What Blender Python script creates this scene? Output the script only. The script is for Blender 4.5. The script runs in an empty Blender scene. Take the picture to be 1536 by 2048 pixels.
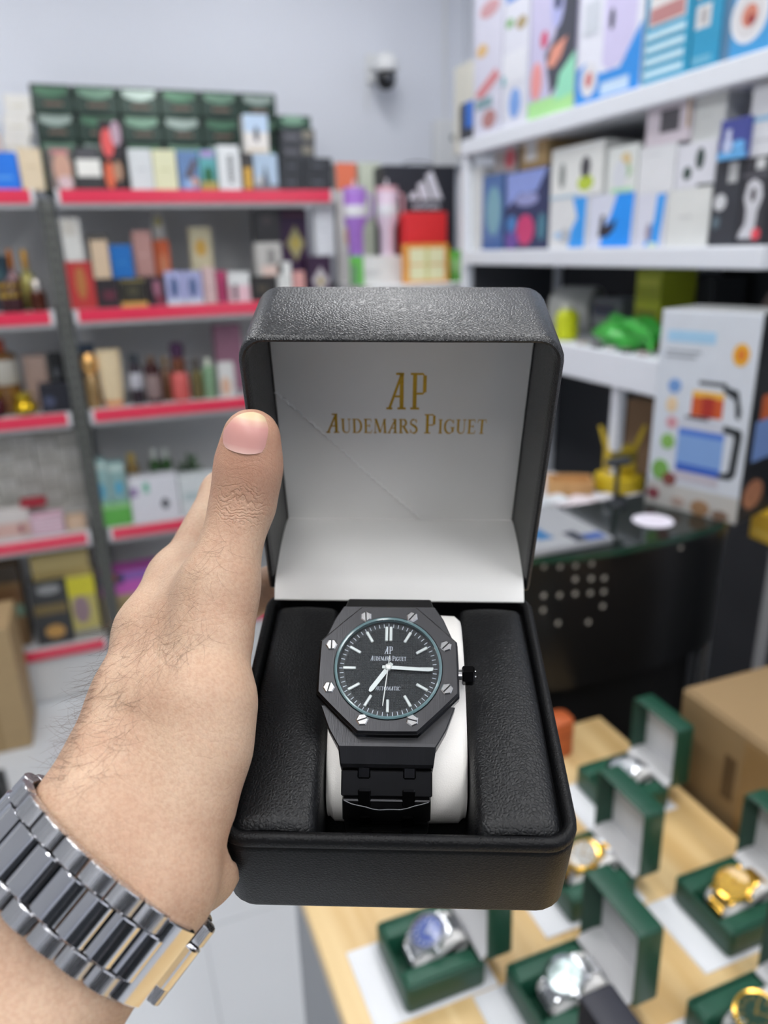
import bpy, bmesh, math, random
import numpy as np
from mathutils import Matrix, Vector
random.seed(7); rng = np.random.default_rng(7)
PI = math.pi
scene = bpy.context.scene
C = scene.collection

# ------------------------------------------------------------------ camera, world, light, exposure
F_PX = 1500.0                                        # focal length in pixels of the 1536 x 2048 frame
CAM_POS = np.array([0.0, 0.0, 1.5])
YAW, PITCH, ROLL = math.radians(-20.5), math.radians(19.3), math.radians(-1.5)
RCM = (Matrix.Rotation(YAW, 3, 'Z') @ Matrix.Rotation(PI/2 - PITCH, 3, 'X') @ Matrix.Rotation(ROLL, 3, 'Z'))
RC = np.array(RCM)
MCAM = Matrix.Translation(Vector(CAM_POS)) @ RCM.to_4x4()
cam_d = bpy.data.cameras.new('camera'); cam = bpy.data.objects.new('camera', cam_d); C.objects.link(cam)
cam.matrix_world = MCAM
cam_d.sensor_fit = 'VERTICAL'; cam_d.sensor_height = 36.0; cam_d.lens = 36.0*F_PX/2048
cam_d.clip_start = 0.01
cam_d.dof.use_dof = True; cam_d.dof.focus_distance = 0.243; cam_d.dof.aperture_fstop = 7.7
scene.camera = cam
scene.cycles.max_bounces = 6; scene.cycles.diffuse_bounces = 3; scene.cycles.glossy_bounces = 3; scene.cycles.transmission_bounces = 3

world = bpy.data.worlds.new('world'); scene.world = world; world.use_nodes = True
world.node_tree.nodes['Background'].inputs[0].default_value = (0.93, 0.96, 1.0, 1)
world.node_tree.nodes['Background'].inputs[1].default_value = 0.50
scene.view_settings.view_transform = 'Standard'; scene.view_settings.look = 'None'
scene.view_settings.gamma = 1.0; scene.view_settings.use_curve_mapping = False
scene.view_settings.exposure = 0.0
LAMP_STRENGTH = 11.0
LAMPS = [(-0.55, 1.80), (0.75, 1.80), (-0.45, 0.10), (0.65, 0.10), (-0.45, -1.25), (0.65, -1.25)]   # ceiling panels
CEIL_Z = 2.75

# ------------------------------------------------------------------ pixel helpers (a pixel gives a direction, a plane the distance)
def ray(px, py):
    return RC @ np.array([(px-768)/F_PX, (1024-py)/F_PX, -1.0])
def pl(px, py, ax, v):
    d = ray(px, py); t = (v-CAM_POS[ax])/d[ax]; return CAM_POS + t*d
def camp(px, py, z):                                 # camera-space point at depth z
    return np.array([(px-768)/F_PX*z, (1024-py)/F_PX*z, -z])
def c2w(p): return CAM_POS + RC @ np.asarray(p)

# ------------------------------------------------------------------ materials
MATS = {}
def srgb(r, g, b):
    f = lambda c: (c/255/12.92) if c/255 <= 0.04045 else ((c/255+0.055)/1.055)**2.4
    return (f(r), f(g), f(b), 1.0)
def base_mat(name):
    m = bpy.data.materials.new(name); m.use_nodes = True
    nt = m.node_tree; return m, nt, nt.nodes['Principled BSDF']
def mat(name, col, rough=0.5, metal=0.0, var=0.06, scale=30.0, bump=0.0, bscale=200.0, bdist=0.0005, coat=0.0, spec=0.5, emit=0.0):
    """principled with a little procedural variation of tone and relief; col in sRGB 0-255"""
    if name in MATS: return MATS[name]
    m, nt, b = base_mat(name)
    c = srgb(*col)
    tc = nt.nodes.new('ShaderNodeTexCoord')
    n = nt.nodes.new('ShaderNodeTexNoise'); n.inputs['Scale'].default_value = scale; n.inputs['Detail'].default_value = 3
    nt.links.new(tc.outputs['Object'], n.inputs['Vector'])
    mx = nt.nodes.new('ShaderNodeMix'); mx.data_type = 'RGBA'
    mx.inputs[6].default_value = tuple(max(0, x*(1-var)) for x in c[:3]) + (1,)
    mx.inputs[7].default_value = tuple(min(1, x*(1+var)) for x in c[:3]) + (1,)
    nt.links.new(n.outputs['Fac'], mx.inputs[0]); nt.links.new(mx.outputs[2], b.inputs['Base Color'])
    b.inputs['Roughness'].default_value = rough; b.inputs['Metallic'].default_value = metal
    b.inputs['Coat Weight'].default_value = coat; b.inputs['Specular IOR Level'].default_value = spec
    if emit:
        b.inputs['Emission Color'].default_value = c; b.inputs['Emission Strength'].default_value = emit
    if bump:
        n2 = nt.nodes.new('ShaderNodeTexNoise'); n2.inputs['Scale'].default_value = bscale; n2.inputs['Detail'].default_value = 2
        nt.links.new(tc.outputs['Object'], n2.inputs['Vector'])
        bp = nt.nodes.new('ShaderNodeBump'); bp.inputs['Strength'].default_value = bump; bp.inputs['Distance'].default_value = bdist
        nt.links.new(n2.outputs['Fac'], bp.inputs['Height']); nt.links.new(bp.outputs[0], b.inputs['Normal'])
    MATS[name] = m
    return m
def paint(col, rough=0.45, spec=0.5):
    return mat('print_%d_%d_%d_%d' % (*[int(x) for x in col], int(rough*100)), col, rough, spec=spec)

def leather(name, col, scale, strength=0.55, rough=0.42, dist=0.00035, spec=0.5):
    m, nt, b = base_mat(name); N, L = nt.nodes.new, nt.links.new
    tc = N('ShaderNodeTexCoord')
    nz = N('ShaderNodeTexNoise'); nz.inputs['Scale'].default_value = scale*0.5; nz.inputs['Detail'].default_value = 2
    L(tc.outputs['Object'], nz.inputs['Vector'])
    ad = N('ShaderNodeVectorMath'); ad.operation = 'MULTIPLY_ADD'; ad.inputs[1].default_value = (0.45/scale,)*3
    L(nz.outputs['Color'], ad.inputs[0]); L(tc.outputs['Object'], ad.inputs[2])
    v = N('ShaderNodeTexVoronoi'); v.feature = 'DISTANCE_TO_EDGE'; v.inputs['Scale'].default_value = scale
    L(ad.outputs[0], v.inputs['Vector'])
    cr = N('ShaderNodeValToRGB'); cr.color_ramp.elements[0].position = 0.0; cr.color_ramp.elements[1].position = 0.30
    cr.color_ramp.interpolation = 'B_SPLINE'
    L(v.outputs['Distance'], cr.inputs[0])
    n2 = N('ShaderNodeTexNoise'); n2.inputs['Scale'].default_value = scale*2.5; n2.inputs['Detail'].default_value = 3
    L(tc.outputs['Object'], n2.inputs['Vector'])
    mm = N('ShaderNodeMath'); mm.operation = 'MULTIPLY_ADD'; mm.inputs[1].default_value = 0.16
    L(n2.outputs['Fac'], mm.inputs[0]); L(cr.outputs[0], mm.inputs[2])
    bp = N('ShaderNodeBump'); bp.inputs['Strength'].default_value = strength; bp.inputs['Distance'].default_value = dist
    L(mm.outputs[0], bp.inputs['Height']); L(bp.outputs[0], b.inputs['Normal'])
    b.inputs['Base Color'].default_value = srgb(*col); b.inputs['Roughness'].default_value = rough; b.inputs['Specular IOR Level'].default_value = spec
    MATS[name] = m
    return m

def brushed(name, col, rough, axis=(1, 1, 60), scale=40, metal=1.0, strength=0.15, dist=0.0001):
    m, nt, b = base_mat(name); N, L = nt.nodes.new, nt.links.new
    tc = N('ShaderNodeTexCoord'); mp = N('ShaderNodeMapping'); mp.inputs['Scale'].default_value = axis
    L(tc.outputs['Object'], mp.inputs['Vector'])
    n = N('ShaderNodeTexNoise'); n.inputs['Scale'].default_value = scale; n.inputs['Detail'].default_value = 4
    L(mp.outputs[0], n.inputs['Vector'])
    bp = N('ShaderNodeBump'); bp.inputs['Strength'].default_value = strength; bp.inputs['Distance'].default_value = dist
    L(n.outputs['Fac'], bp.inputs['Height']); L(bp.outputs[0], b.inputs['Normal'])
    mr = N('ShaderNodeMapRange'); mr.inputs[3].default_value = rough*0.8; mr.inputs[4].default_value = rough*1.25
    L(n.outputs['Fac'], mr.inputs[0]); L(mr.outputs[0], b.inputs['Roughness'])
    b.inputs['Base Color'].default_value = srgb(*col); b.inputs['Metallic'].default_value = metal
    MATS[name] = m
    return m

def clear_glass(name, tint=(1, 1, 1), ior=1.45, rough=0.02):
    """thin pane: what lies behind shows through, the surface mirrors by Fresnel"""
    m = bpy.data.materials.new(name); m.use_nodes = True; nt = m.node_tree; nt.nodes.clear()
    N, L = nt.nodes.new, nt.links.new
    out = N('ShaderNodeOutputMaterial'); mix = N('ShaderNodeMixShader'); tr = N('ShaderNodeBsdfTransparent'); gl = N('ShaderNodeBsdfGlossy')
    fr = N('ShaderNodeFresnel'); fr.inputs[0].default_value = ior
    tr.inputs[0].default_value = (*tint, 1); gl.inputs['Roughness'].default_value = rough
    L(fr.outputs[0], mix.inputs[0]); L(tr.outputs[0], mix.inputs[1]); L(gl.outputs[0], mix.inputs[2]); L(mix.outputs[0], out.inputs[0])
    MATS[name] = m
    return m

# ------------------------------------------------------------------ mesh builder
class MB:
    def __init__(s): s.v = []; s.f = []
    def add(s, verts, faces, M=None):
        o = len(s.v)
        for p in verts:
            p = Vector(p); s.v.append(tuple(M @ p if M is not None else p))
        s.f += [tuple(i+o for i in f) for f in faces]
        return s
    def box(s, x0, x1, y0, y1, z0, z1, c=0.0, M=None):
        c = min(c, abs(x1-x0)/2.01, abs(y1-y0)/2.01, abs(z1-z0)/2.01)
        if c <= 0:
            vs = [(x, y, z) for z in (z0, z1) for y in (y0, y1) for x in (x0, x1)]
            fs = [(0,2,3,1),(4,5,7,6),(0,1,5,4),(2,6,7,3),(0,4,6,2),(1,3,7,5)]
            return s.add(vs, fs, M)
        vs = []; ix = {}
        X, Y, Z = (x0, x1), (y0, y1), (z0, z1); sg = (1, -1)
        for i in (0, 1):
            for j in (0, 1):
                for k in (0, 1):
                    p = (X[i], Y[j], Z[k]); q = (X[i]+sg[i]*c, Y[j]+sg[j]*c, Z[k]+sg[k]*c)
                    for a in range(3):
                        ix[i, j, k, a] = len(vs); vs.append(tuple(p[t] if t == a else q[t] for t in range(3)))
        fs = []
        cyc = [(0,0),(1,0),(1,1),(0,1)]
        for i in (0, 1):
            fs.append(tuple(ix[i, a, b, 0] for a, b in cyc)); fs.append(tuple(ix[a, i, b, 1] for a, b in cyc)); fs.append(tuple(ix[a, b, i, 2] for a, b in cyc))
        for i in (0, 1):
            for j in (0, 1):
                fs.append((ix[i,j,0,0], ix[i,j,1,0], ix[i,j,1,1], ix[i,j,0,1]))
                fs.append((ix[i,0,j,0], ix[i,1,j,0], ix[i,1,j,2], ix[i,0,j,2]))
                fs.append((ix[0,i,j,1], ix[1,i,j,1], ix[1,i,j,2], ix[0,i,j,2]))
                for k in (0, 1): fs.append((ix[i,j,k,0], ix[i,j,k,1], ix[i,j,k,2]))
        return s.add(vs, fs, M)
    def loft(s, loops, cap0=True, cap1=True, M=None, closed=True):
        n = len(loops[0]); vs = [p for l in loops for p in l]; fs = []
        for a in range(len(loops)-1):
            for i in range(n if closed else n-1):
                j = (i+1) % n
                fs.append((a*n+i, a*n+j, (a+1)*n+j, (a+1)*n+i))
        if cap0: fs.append(tuple(range(n)))
        if cap1: fs.append(tuple((len(loops)-1)*n+i for i in range(n)))
        return s.add(vs, fs, M)
    def lathe(s, prof, n=20, M=None, sx=1.0, sy=1.0):
        loops = [[(r*math.cos(2*PI*i/n)*sx, r*math.sin(2*PI*i/n)*sy, z) for i in range(n)] for r, z in prof]
        return s.loft(loops, M=M)
    def tube(s, pts, rad, n=8, M=None):
        pts = [Vector(p) for p in pts]
        if not hasattr(rad, '__len__'): rad = [rad]*len(pts)
        loops = []; up = None
        for i, p in enumerate(pts):
            t = (pts[min(i+1, len(pts)-1)] - pts[max(i-1, 0)]).normalized()
            if up is None:
                up = t.orthogonal().normalized()
            up = (up - t*up.dot(t)).normalized(); w = t.cross(up)
            loops.append([p + (up*math.cos(2*PI*k/n) + w*math.sin(2*PI*k/n))*rad[i] for k in range(n)])
        return s.loft(loops, M=M)
    def prism(s, poly, z0, z1, M=None):
        return s.loft([[(x, y, z0) for x, y in poly], [(x, y, z1) for x, y in poly]], M=M)
    def mesh(s, name, smooth=False):
        me = bpy.data.meshes.new(name); me.from_pydata(s.v, [], s.f)
        bm = bmesh.new(); bm.from_mesh(me); bmesh.ops.recalc_face_normals(bm, faces=bm.faces); bm.to_mesh(me); bm.free()
        if smooth: shade(me)
        return me
    def build(s, name, m, parent=None, smooth=False, M=None):
        return put(name, s.mesh(name, smooth), m, parent, M)
def shade(me, ang=40):
    me.polygons.foreach_set('use_smooth', [True]*len(me.polygons))
    me.set_sharp_from_angle(angle=math.radians(ang))
def put(name, me, m, parent=None, M=None):
    o = bpy.data.objects.new(name, me); C.objects.link(o)
    if m is not None:
        me.materials.clear(); me.materials.append(m)
    if parent is not None: o.parent = parent
    if M is not None: o.matrix_local = M if parent is not None else M
    return o
def tag(o, label, cat, group=None, kind=None):
    o['label'] = label; o['category'] = cat
    if group: o['group'] = group
    if kind: o['kind'] = kind
    return o
def thing(name, label, cat, M=None, group=None):
    o = bpy.data.objects.new(name, None); C.objects.link(o); o.empty_display_size = 0.02
    if M is not None: o.matrix_world = M
    return tag(o, label, cat, group)
def struct(name, mb, m, label, cat):
    o = mb.build(name, m); o['kind'] = 'structure'; o['label'] = label; o['category'] = cat
    return o
def T(x, y, z): return Matrix.Translation((x, y, z))
def RZ(a): return Matrix.Rotation(a, 4, 'Z')
def RX(a): return Matrix.Rotation(a, 4, 'X')
def RY(a): return Matrix.Rotation(a, 4, 'Y')
def rrect(w, d, r, o=0.0, seg=6, y0=0.0, rb=None):
    """rounded rectangle loop, x centred, y from y0 to y0+d, inset by o"""
    hw = w/2-o; a, b = y0+o, y0+d-o; rf = max(r-o, 0.0004); rk = rf if rb is None else max(rb-o, 0.0004); pts = []   # rb: radius at the hinge side
    for cx, cy, st, r in ((hw-rk, b-rk, 0, rk), (-hw+rk, b-rk, PI/2, rk), (-hw+rf, a+rf, PI, rf), (hw-rf, a+rf, 1.5*PI, rf)):
        for i in range(seg+1):
            t = st + i*PI/2/seg; pts.append((cx+r*math.cos(t), cy+r*math.sin(t)))
    return pts

# ------------------------------------------------------------------ lettering: a narrow roman drawn with thick and thin strokes
def arc(cx, cy, rx, ry, a0, a1, n=10):
    return [(cx+rx*math.cos(math.radians(a0+(a1-a0)*i/n)), cy+ry*math.sin(math.radians(a0+(a1-a0)*i/n))) for i in range(n+1)]
TK, TN = 0.17, 0.055
def sw(n, a=TN, b=TK): return [a+(b-a)*math.sin(PI*i/(n-1)) for i in range(n)]
GLYPH = {
 'A': (0.80, [([(0.06,0),(0.60,0.97)], 0.10), ([(0.60,1.0),(0.60,0)], TK), ([(0.24,0.36),(0.56,0.36)], TN), ([(-0.06,0.02),(0.20,0.02)], TN), ([(0.42,0.02),(0.78,0.02)], TN), ([(0.36,0.98),(0.70,0.98)], TN)]),
 'U': (0.86, [([(0.18,1),(0.18,0.25)]+arc(0.44,0.25,0.26,0.24,180,270,6), [TK,TK]+[TK-(TK-TN)*i/6 for i in range(7)]), (arc(0.44,0.25,0.26,0.24,270,360,6)+[(0.70,1)], TN), ([(0.02,0.98),(0.34,0.98)], TN), ([(0.58,0.98),(0.84,0.98)], TN)]),
 'D': (0.88, [([(0.18,0),(0.18,1)], TK), ([(0.02,0.98),(0.4,0.98)]+arc(0.38,0.5,0.38,0.48,90,-90,14)+[(0.02,0.02)], [TN,TN]+sw(15)+[TN])]),
 'E': (0.74, [([(0.18,0),(0.18,1)], TK), ([(0.02,0.98),(0.62,0.98),(0.64,0.80)], TN), ([(0.18,0.52),(0.5,0.52)], TN), ([(0.5,0.62),(0.5,0.42)], TN), ([(0.02,0.02),(0.64,0.02),(0.68,0.22)], TN)]),
 'M': (1.14, [([(0.12,0),(0.18,1)], TN), ([(0.20,1),(0.56,0.04)], TK), ([(0.56,0.02),(0.92,1)], TN), ([(0.92,1),(0.98,0)], TK), ([(0.0,0.02),(0.26,0.02)], TN), ([(0.82,0.02),(1.12,0.02)], TN), ([(0.06,0.98),(0.22,0.98)], TN), ([(0.9,0.98),(1.06,0.98)], TN)]),
 'R': (0.84, [([(0.18,0),(0.18,1)], TK), ([(0.02,0.98),(0.38,0.98)]+arc(0.38,0.74,0.24,0.24,90,-90,10)+[(0.18,0.5)], [TN,TN]+sw(11)+[TN]), ([(0.40,0.5),(0.74,0.02)], TK), ([(0.02,0.02),(0.36,0.02)], TN), ([(0.66,0.02),(0.88,0.02)], TN)]),
 'S': (0.66, [(arc(0.32,0.75,0.24,0.23,20,200,10)+arc(0.33,0.26,0.26,0.25,60,-170,14), [TN]*4+[0.09]*4+[0.12]*3+[TK]*6+[0.12]*4+[TN]*5), ([(0.55,0.98),(0.56,0.74)], TN), ([(0.06,0.02),(0.06,0.28)], TN)]),
 'P': (0.78, [([(0.20,0),(0.20,1)], TK), ([(0.02,0.98),(0.54,0.98),(0.62,0.9)], TN), ([(0.62,0.94),(0.62,0.48)], 0.15), ([(0.62,0.5),(0.54,0.44),(0.2,0.44)], TN), ([(0.02,0.02),(0.40,0.02)], TN)]),
 'I': (0.40, [([(0.2,0),(0.2,1)], TK), ([(0.04,0.98),(0.36,0.98)], TN), ([(0.04,0.02),(0.36,0.02)], TN)]),
 'G': (0.92, [(arc(0.46,0.5,0.38,0.49,40,330,20), [TN]*4+sw(14)+[TN]*3), ([(0.74,0.42),(0.74,0.1)], TK), ([(0.56,0.42),(0.9,0.42)], TN), ([(0.78,1.0),(0.78,0.72)], TN)]),
 'T': (0.78, [([(0.39,0),(0.39,1)], TK), ([(0.03,0.78),(0.06,0.98),(0.72,0.98),(0.75,0.78)], TN), ([(0.22,0.02),(0.56,0.02)], TN)]),
 'O': (0.92, [(arc(0.45,0.5,0.37,0.48,90,270,14), sw(15)), (arc(0.45,0.5,0.37,0.48,270,450,14), sw(15))]),
 'C': (0.86, [(arc(0.46,0.5,0.38,0.49,45,315,20), [TN]*4+sw(13)+[TN]*4), ([(0.74,0.98),(0.74,0.7)], TN)]),
}
def lettering(mb, text, x, y, size, width=None, depth=0.0001, z=0.0, small=0.74, gap=0.10):
    """first letter of each word is full size, the others small caps; squeezed to 'width'"""
    items = []; cx = 0.0; first = True
    for ch in text:
        if ch == ' ': cx += 0.34; first = True; continue
        s = 1.0 if first else small; first = False
        items.append((ch, cx, s)); cx += (GLYPH[ch][0]+gap)*s
    cx -= gap*small; k = 1.0 if width is None else width/(cx*size)
    for ch, ox, s in items:
        for pts, wd in GLYPH[ch][1]:
            n = len(pts); w = wd if hasattr(wd, '__len__') else [wd]*n
            P = [Vector((p[0], p[1])) for p in pts]; L = []; R = []
            for i in range(n):
                t = (P[min(i+1, n-1)] - P[max(i-1, 0)]); t = t.normalized() if t.length > 1e-6 else Vector((1, 0))
                nn = Vector((-t.y, t.x))*w[i]/2; L.append(P[i]+nn); R.append(P[i]-nn)
            f = lambda p, zz: (x + (ox + p.x*s)*size*k, y + p.y*s*size, zz)
            for i in range(n-1):
                q = [L[i], R[i], R[i+1], L[i+1]]
                mb.loft([[f(p, z) for p in q], [f(p, z+depth) for p in q]])
    return mb

# ------------------------------------------------------------------ the room
frame_m0 = mat('door_handle_steel', (190, 192, 195), 0.25, 0.9)
wall_m = mat('wall_paint', (226, 230, 240), 0.6, var=0.02, scale=2, bump=0.1, bscale=300)
floor_m = mat('floor_tile', (218, 222, 226), 0.22, var=0.02, scale=4)
YW, XW = 3.0, 1.50                                   # back wall, right wall
struct('wall_back', MB().box(-3.2, XW, YW, YW+0.1, 0, CEIL_Z), wall_m, 'white painted back wall of the shop', 'wall')
struct('wall_right', MB().box(XW, XW+0.1, -2.2, YW+0.1, 0, CEIL_Z), wall_m, 'white painted side wall behind the white shelving', 'wall')
struct('ceiling', MB().box(-3.2, XW+0.1, -2.2, YW+0.1, CEIL_Z, CEIL_Z+0.1), mat('ceiling_paint', (235, 236, 238), 0.8, var=0.01), 'white shop ceiling with light panels', 'ceiling')
struct('wall_front', MB().box(-3.2, XW+0.1, -2.3, -2.2, 0, CEIL_Z), wall_m, 'white painted wall behind the camera, with the added dark door', 'wall')
dr = struct('dark_door_added', MB().box(-1.15, 0.75, -2.2, -2.15, 0.0, 2.25, 0.004), mat('door_frame_dark', (58, 60, 64), 0.4), 'unseen dark double door added to darken reflections and front fill', 'door')  # unseen door, added for dark reflections and less fill from behind
for x0, x1 in ((-1.08, -0.23), (-0.17, 0.68)):
    pa_ = MB().box(x0, x1, -2.149, -2.142, 0.10, 2.17, 0.002).build('pane', mat('door_glass_dark', (34, 38, 42), 0.08, spec=0.6), dr)
    MB().tube([((x1 if x0 < -1 else x0)+(-0.06 if x0 < -1 else 0.06), -2.142, 0.9), ((x1 if x0 < -1 else x0)+(-0.06 if x0 < -1 else 0.06), -2.10, 0.95), ((x1 if x0 < -1 else x0)+(-0.06 if x0 < -1 else 0.06), -2.10, 1.25), ((x1 if x0 < -1 else x0)+(-0.06 if x0 < -1 else 0.06), -2.142, 1.3)], 0.012, 10).build('handle', frame_m0, pa_, True)
fl = struct('floor', MB().box(-3.2, XW, -2.2, YW, -0.1, -0.0015), mat('floor_grout', (176, 180, 184), 0.6), 'white tiled shop floor', 'floor')
TS = 0.8
tile_me = MB().box(-TS/2+0.0012, TS/2-0.0012, -TS/2+0.0012, TS/2-0.0012, -0.006, 0.0, 0.0008).mesh('floor_tile')
tile_me.materials.append(floor_m)
for i in range(-4, 2):
    for j in range(-2, 4):
        o = put('floor_tile', tile_me, None, fl); o.location = (-0.35+i*TS, 0.22+j*TS, 0)
        if o.location.x+TS/2 > XW or o.location.y+TS/2 > YW:
            x0, x1 = o.location.x-TS/2+.0012, min(o.location.x+TS/2-.0012, XW-.001); y0, y1 = o.location.y-TS/2+.0012, min(o.location.y+TS/2-.0012, YW-.001)
            bpy.data.objects.remove(o)
            if x1-x0 > 0.02 and y1-y0 > 0.02: MB().box(x0, x1, y0, y1, -0.006, 0, 0.0008).build('floor_tile', floor_m, fl)
lamp_m = mat('led_diffuser', (255, 255, 255), 0.5, var=0.0, emit=LAMP_STRENGTH)
frame_m = mat('lamp_frame', (230, 230, 232), 0.4)
for i, (x, y) in enumerate(LAMPS):
    lt = thing('ceiling_light', 'white rectangular light panel set in the ceiling', 'ceiling light', T(x, y, CEIL_Z), 'ceiling light panels above the shop')
    MB().box(-0.16, 0.16, -0.56, 0.56, -0.018, -0.012).build('diffuser', lamp_m, lt)
    fr = MB()
    for a in ((-0.18, -0.16, -0.58, 0.58), (0.16, 0.18, -0.58, 0.58), (-0.16, 0.16, -0.58, -0.56), (-0.16, 0.16, 0.56, 0.58)): fr.box(*a, -0.025, -0.0, 0.002)
    fr.build('frame', frame_m, lt)

# ------------------------------------------------------------------ hinged watch boxes (the held one and those on the table share the builder)
class Dim: pass
def make_box(name, label, cat, M, W, D, H, HL, ang, RCN, slot, m_out, m_in, m_pad, m_white, group=None, detail=True):
    """local frame: x to the right, y from the front edge (0) to the hinge (D), z = 0 at the rim; the lid turns about y = D"""
    root = thing(name, label, cat, M, group)
    zt = lambda lst: [[(x, y, z) for x, y in rrect(W, D, RCN, o)] for o, z in lst]
    t = 0.0042
    sh = MB().loft(zt([(0.0035, -H), (0.001, -H+0.0008), (0, -H+0.0032), (0, -0.006), (0.0004, -0.0048), (0.0012, -0.0042), (t, -0.0042), (t, -H+0.004)]))
    sh.build('base_shell', m_out, root, True)
    rim = [(0.0012, -0.0045), (0.0002, -0.004), (-0.0002, -0.0028), (0.0001, -0.0012), (0.0010, -0.0002), (0.0021, 0.0), (0.0032, -0.0006), (0.0038, -0.0018), (0.0041, -0.0045)]
    MB().loft(zt(rim+[rim[0]]), False, False).build('base_rim', m_out, root, True)
    # pads on both sides of the slot
    xo = W/2-t-0.0004; y0, y1 = 0.0046, D*0.925; nx, ny = 14, 30
    for s in (-1, 1):
        xa, xb = slot, xo; loops = []; zf = -H+0.005; rr = 0.0035
        def edge(d): d = min(max(d, 0), rr); return rr - math.sqrt(max(0, rr*rr-(rr-d)**2))
        vs = []; fs = []
        for j in range(ny+1):
            for i in range(nx+1):
                u, v = i/nx, j/ny; u = u*u*(3-2*u)*0.5+u*0.5; v = v*v*(3-2*v)*0.5+v*0.5
                x = xa+(xb-xa)*u; y = y0+(y1-y0)*v
                z = -0.0012 + 0.0012*math.sin(PI*u) + 0.0016*math.sin(PI*v) - edge((x-xa)) - edge((xb-x))*0.6 - edge(y-y0)*0.6 - edge(y1-y)
                # rounded plan corner beside the slot at the back
                vs.append((s*x, y, z))
        for j in range(ny):
            for i in range(nx):
                a = j*(nx+1)+i; fs.append((a, a+1, a+nx+2, a+nx+1))
        bd = [i for i in range(nx+1)] + [j*(nx+1)+nx for j in range(1, ny+1)] + [ny*(nx+1)+i for i in range(nx-1, -1, -1)] + [j*(nx+1) for j in range(ny-1, 0, -1)]
        o = len(vs); vs += [(vs[i][0], vs[i][1], zf) for i in bd]
        for k in range(len(bd)):
            l = (k+1) % len(bd); fs.append((bd[k], bd[l], o+l, o+k))
        fs.append(tuple(o+k for k in range(len(bd))))
        MB().add(vs, fs).build('cushion_pad', m_pad, root, True)
    # lid: the same shell turned about the hinge; (x, y, z) -> hinge + (D - y) u - z n
    u = Vector((0, math.cos(ang), math.sin(ang))); n = Vector((0, math.sin(ang), -math.cos(ang))); hg = Vector((0, D, 0))
    lm = Matrix(((1, 0, 0, 0), (0, -u.y, -n.y, D+D*u.y), (0, -u.z, -n.z, D*u.z), (0, 0, 0, 1)))
    tl = 0.0030
    ztl = lambda lst: [[(x, y, z) for x, y in rrect(W, D, RCN, o, rb=0.0015)] for o, z in lst]
    MB().loft(ztl([(0.004, -HL), (0.0012, -HL+0.0008), (0, -HL+0.0034), (0, -0.002), (0.0005, -0.0006), (0.0014, 0.0), (0.0022, -0.0004), (tl-0.0002, -0.0022), (tl, -0.004), (tl, -HL+0.003)]), M=lm).build('lid_shell', m_in, root, True)
    # lid frame for things fixed to the inner back of the lid: x right, y up along the lid, z towards the viewer
    lf = Matrix(((1, 0, 0, 0), (0, u.y, -n.y, D), (0, u.z, -n.z, 0), (0, 0, 0, 1)))
    wi = W/2-tl-0.0002; dep = HL-0.0046
    pn = MB(); pn.box(-wi, wi, 0.003, D-tl-0.0004, -dep-0.0012, -dep, 0.0004); pnl = pn.build('lid_lining', m_white, root, M=lf)
    # lower flap of the lining, from the back of the base to the foot of the lid's back
    nf = 14; top = []; bot = []
    pa = Vector((0, D*0.945, 0.0002)); pb = hg + u*0.0050 + n*(dep+0.0002)
    for k in range(nf+1):
        q = k/nf; p = pa.lerp(pb, q); p.z += 0.0042*min(1.0, q*7)**0.7 * (1-q)**0.5 + 0.0022*math.sin(PI*q)
        top.append(p); bot.append(p-Vector((0, 0, 0.0005)))
    w0, w1 = W/2-tl-0.0002, W/2-tl-0.0002
    fl_ = MB(); prof = top + bot[::-1]
    fl_.loft([[(-w0, p.y, p.z) for p in prof], [(w1, p.y, p.z) for p in prof]])
    fl_.build('lining_flap', m_white, root, True)
    d = Dim(); d.root = root; d.lf = lf; d.dep = dep; d.u = u; d.n = n
    return d

leather_blk = leather('black_leather', (11, 11.5, 13), 950, 0.5, 0.44, 0.00020, 0.22)
leather_pad = leather('black_pad_leather', (15, 16, 18), 820, 0.5, 0.40, 0.00022, 0.30)
leather_lid = leather('black_lid_leather', (20, 21, 23), 900, 0.5, 0.34, 0.00022, 0.55)
white_lining = leather('white_lining', (244, 243, 240), 1500, 0.12, 0.55, 0.0001)
white_pillow = leather('white_pillow_leather', (236, 233, 228), 1300, 0.25, 0.5, 0.00015)
gold_m = mat('gold_foil', (206, 164, 48), 0.36, 0.5, 0.35, 1500, 0.5, 3000, 0.0001)

RB = Matrix(((0.9997, 0.0242, -0.0053), (-0.0092, 0.5601, 0.8284), (0.0230, -0.8281, 0.5601)))
RB = RB.to_quaternion().to_matrix()
BOXM_CAM = Matrix.Translation((0.00343, -0.09578, -0.21725)) @ RB.to_4x4()
BOXM = MCAM @ BOXM_CAM
BW, BD, BH, BHL, BANG = 0.108, 0.1127, 0.038, 0.0461, math.radians(93.6)
bx = make_box('watch_box', 'open black leather watch box with white lining, held up by the hand', 'watch box', BOXM, BW, BD, BH, BHL, BANG, 0.0095, 0.0238,
              leather_blk, leather_lid, leather_pad, white_lining)
lfz = -bx.dep+0.00004
lettering(MB(), 'AP', -0.0052, 0.0622, 0.0162, 0.0163, z=lfz, small=1.0, gap=0.16).build('gold_monogram', gold_m, bx.root, M=bx.lf)['label'] = 'gold foil monogram of two tall letters'
lettering(MB(), 'AUDEMARS PIGUET', -0.0305, 0.0508, 0.0090, 0.0660, z=lfz).build('gold_lettering', gold_m, bx.root, M=bx.lf)['label'] = 'gold foil maker name in roman capitals'
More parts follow.
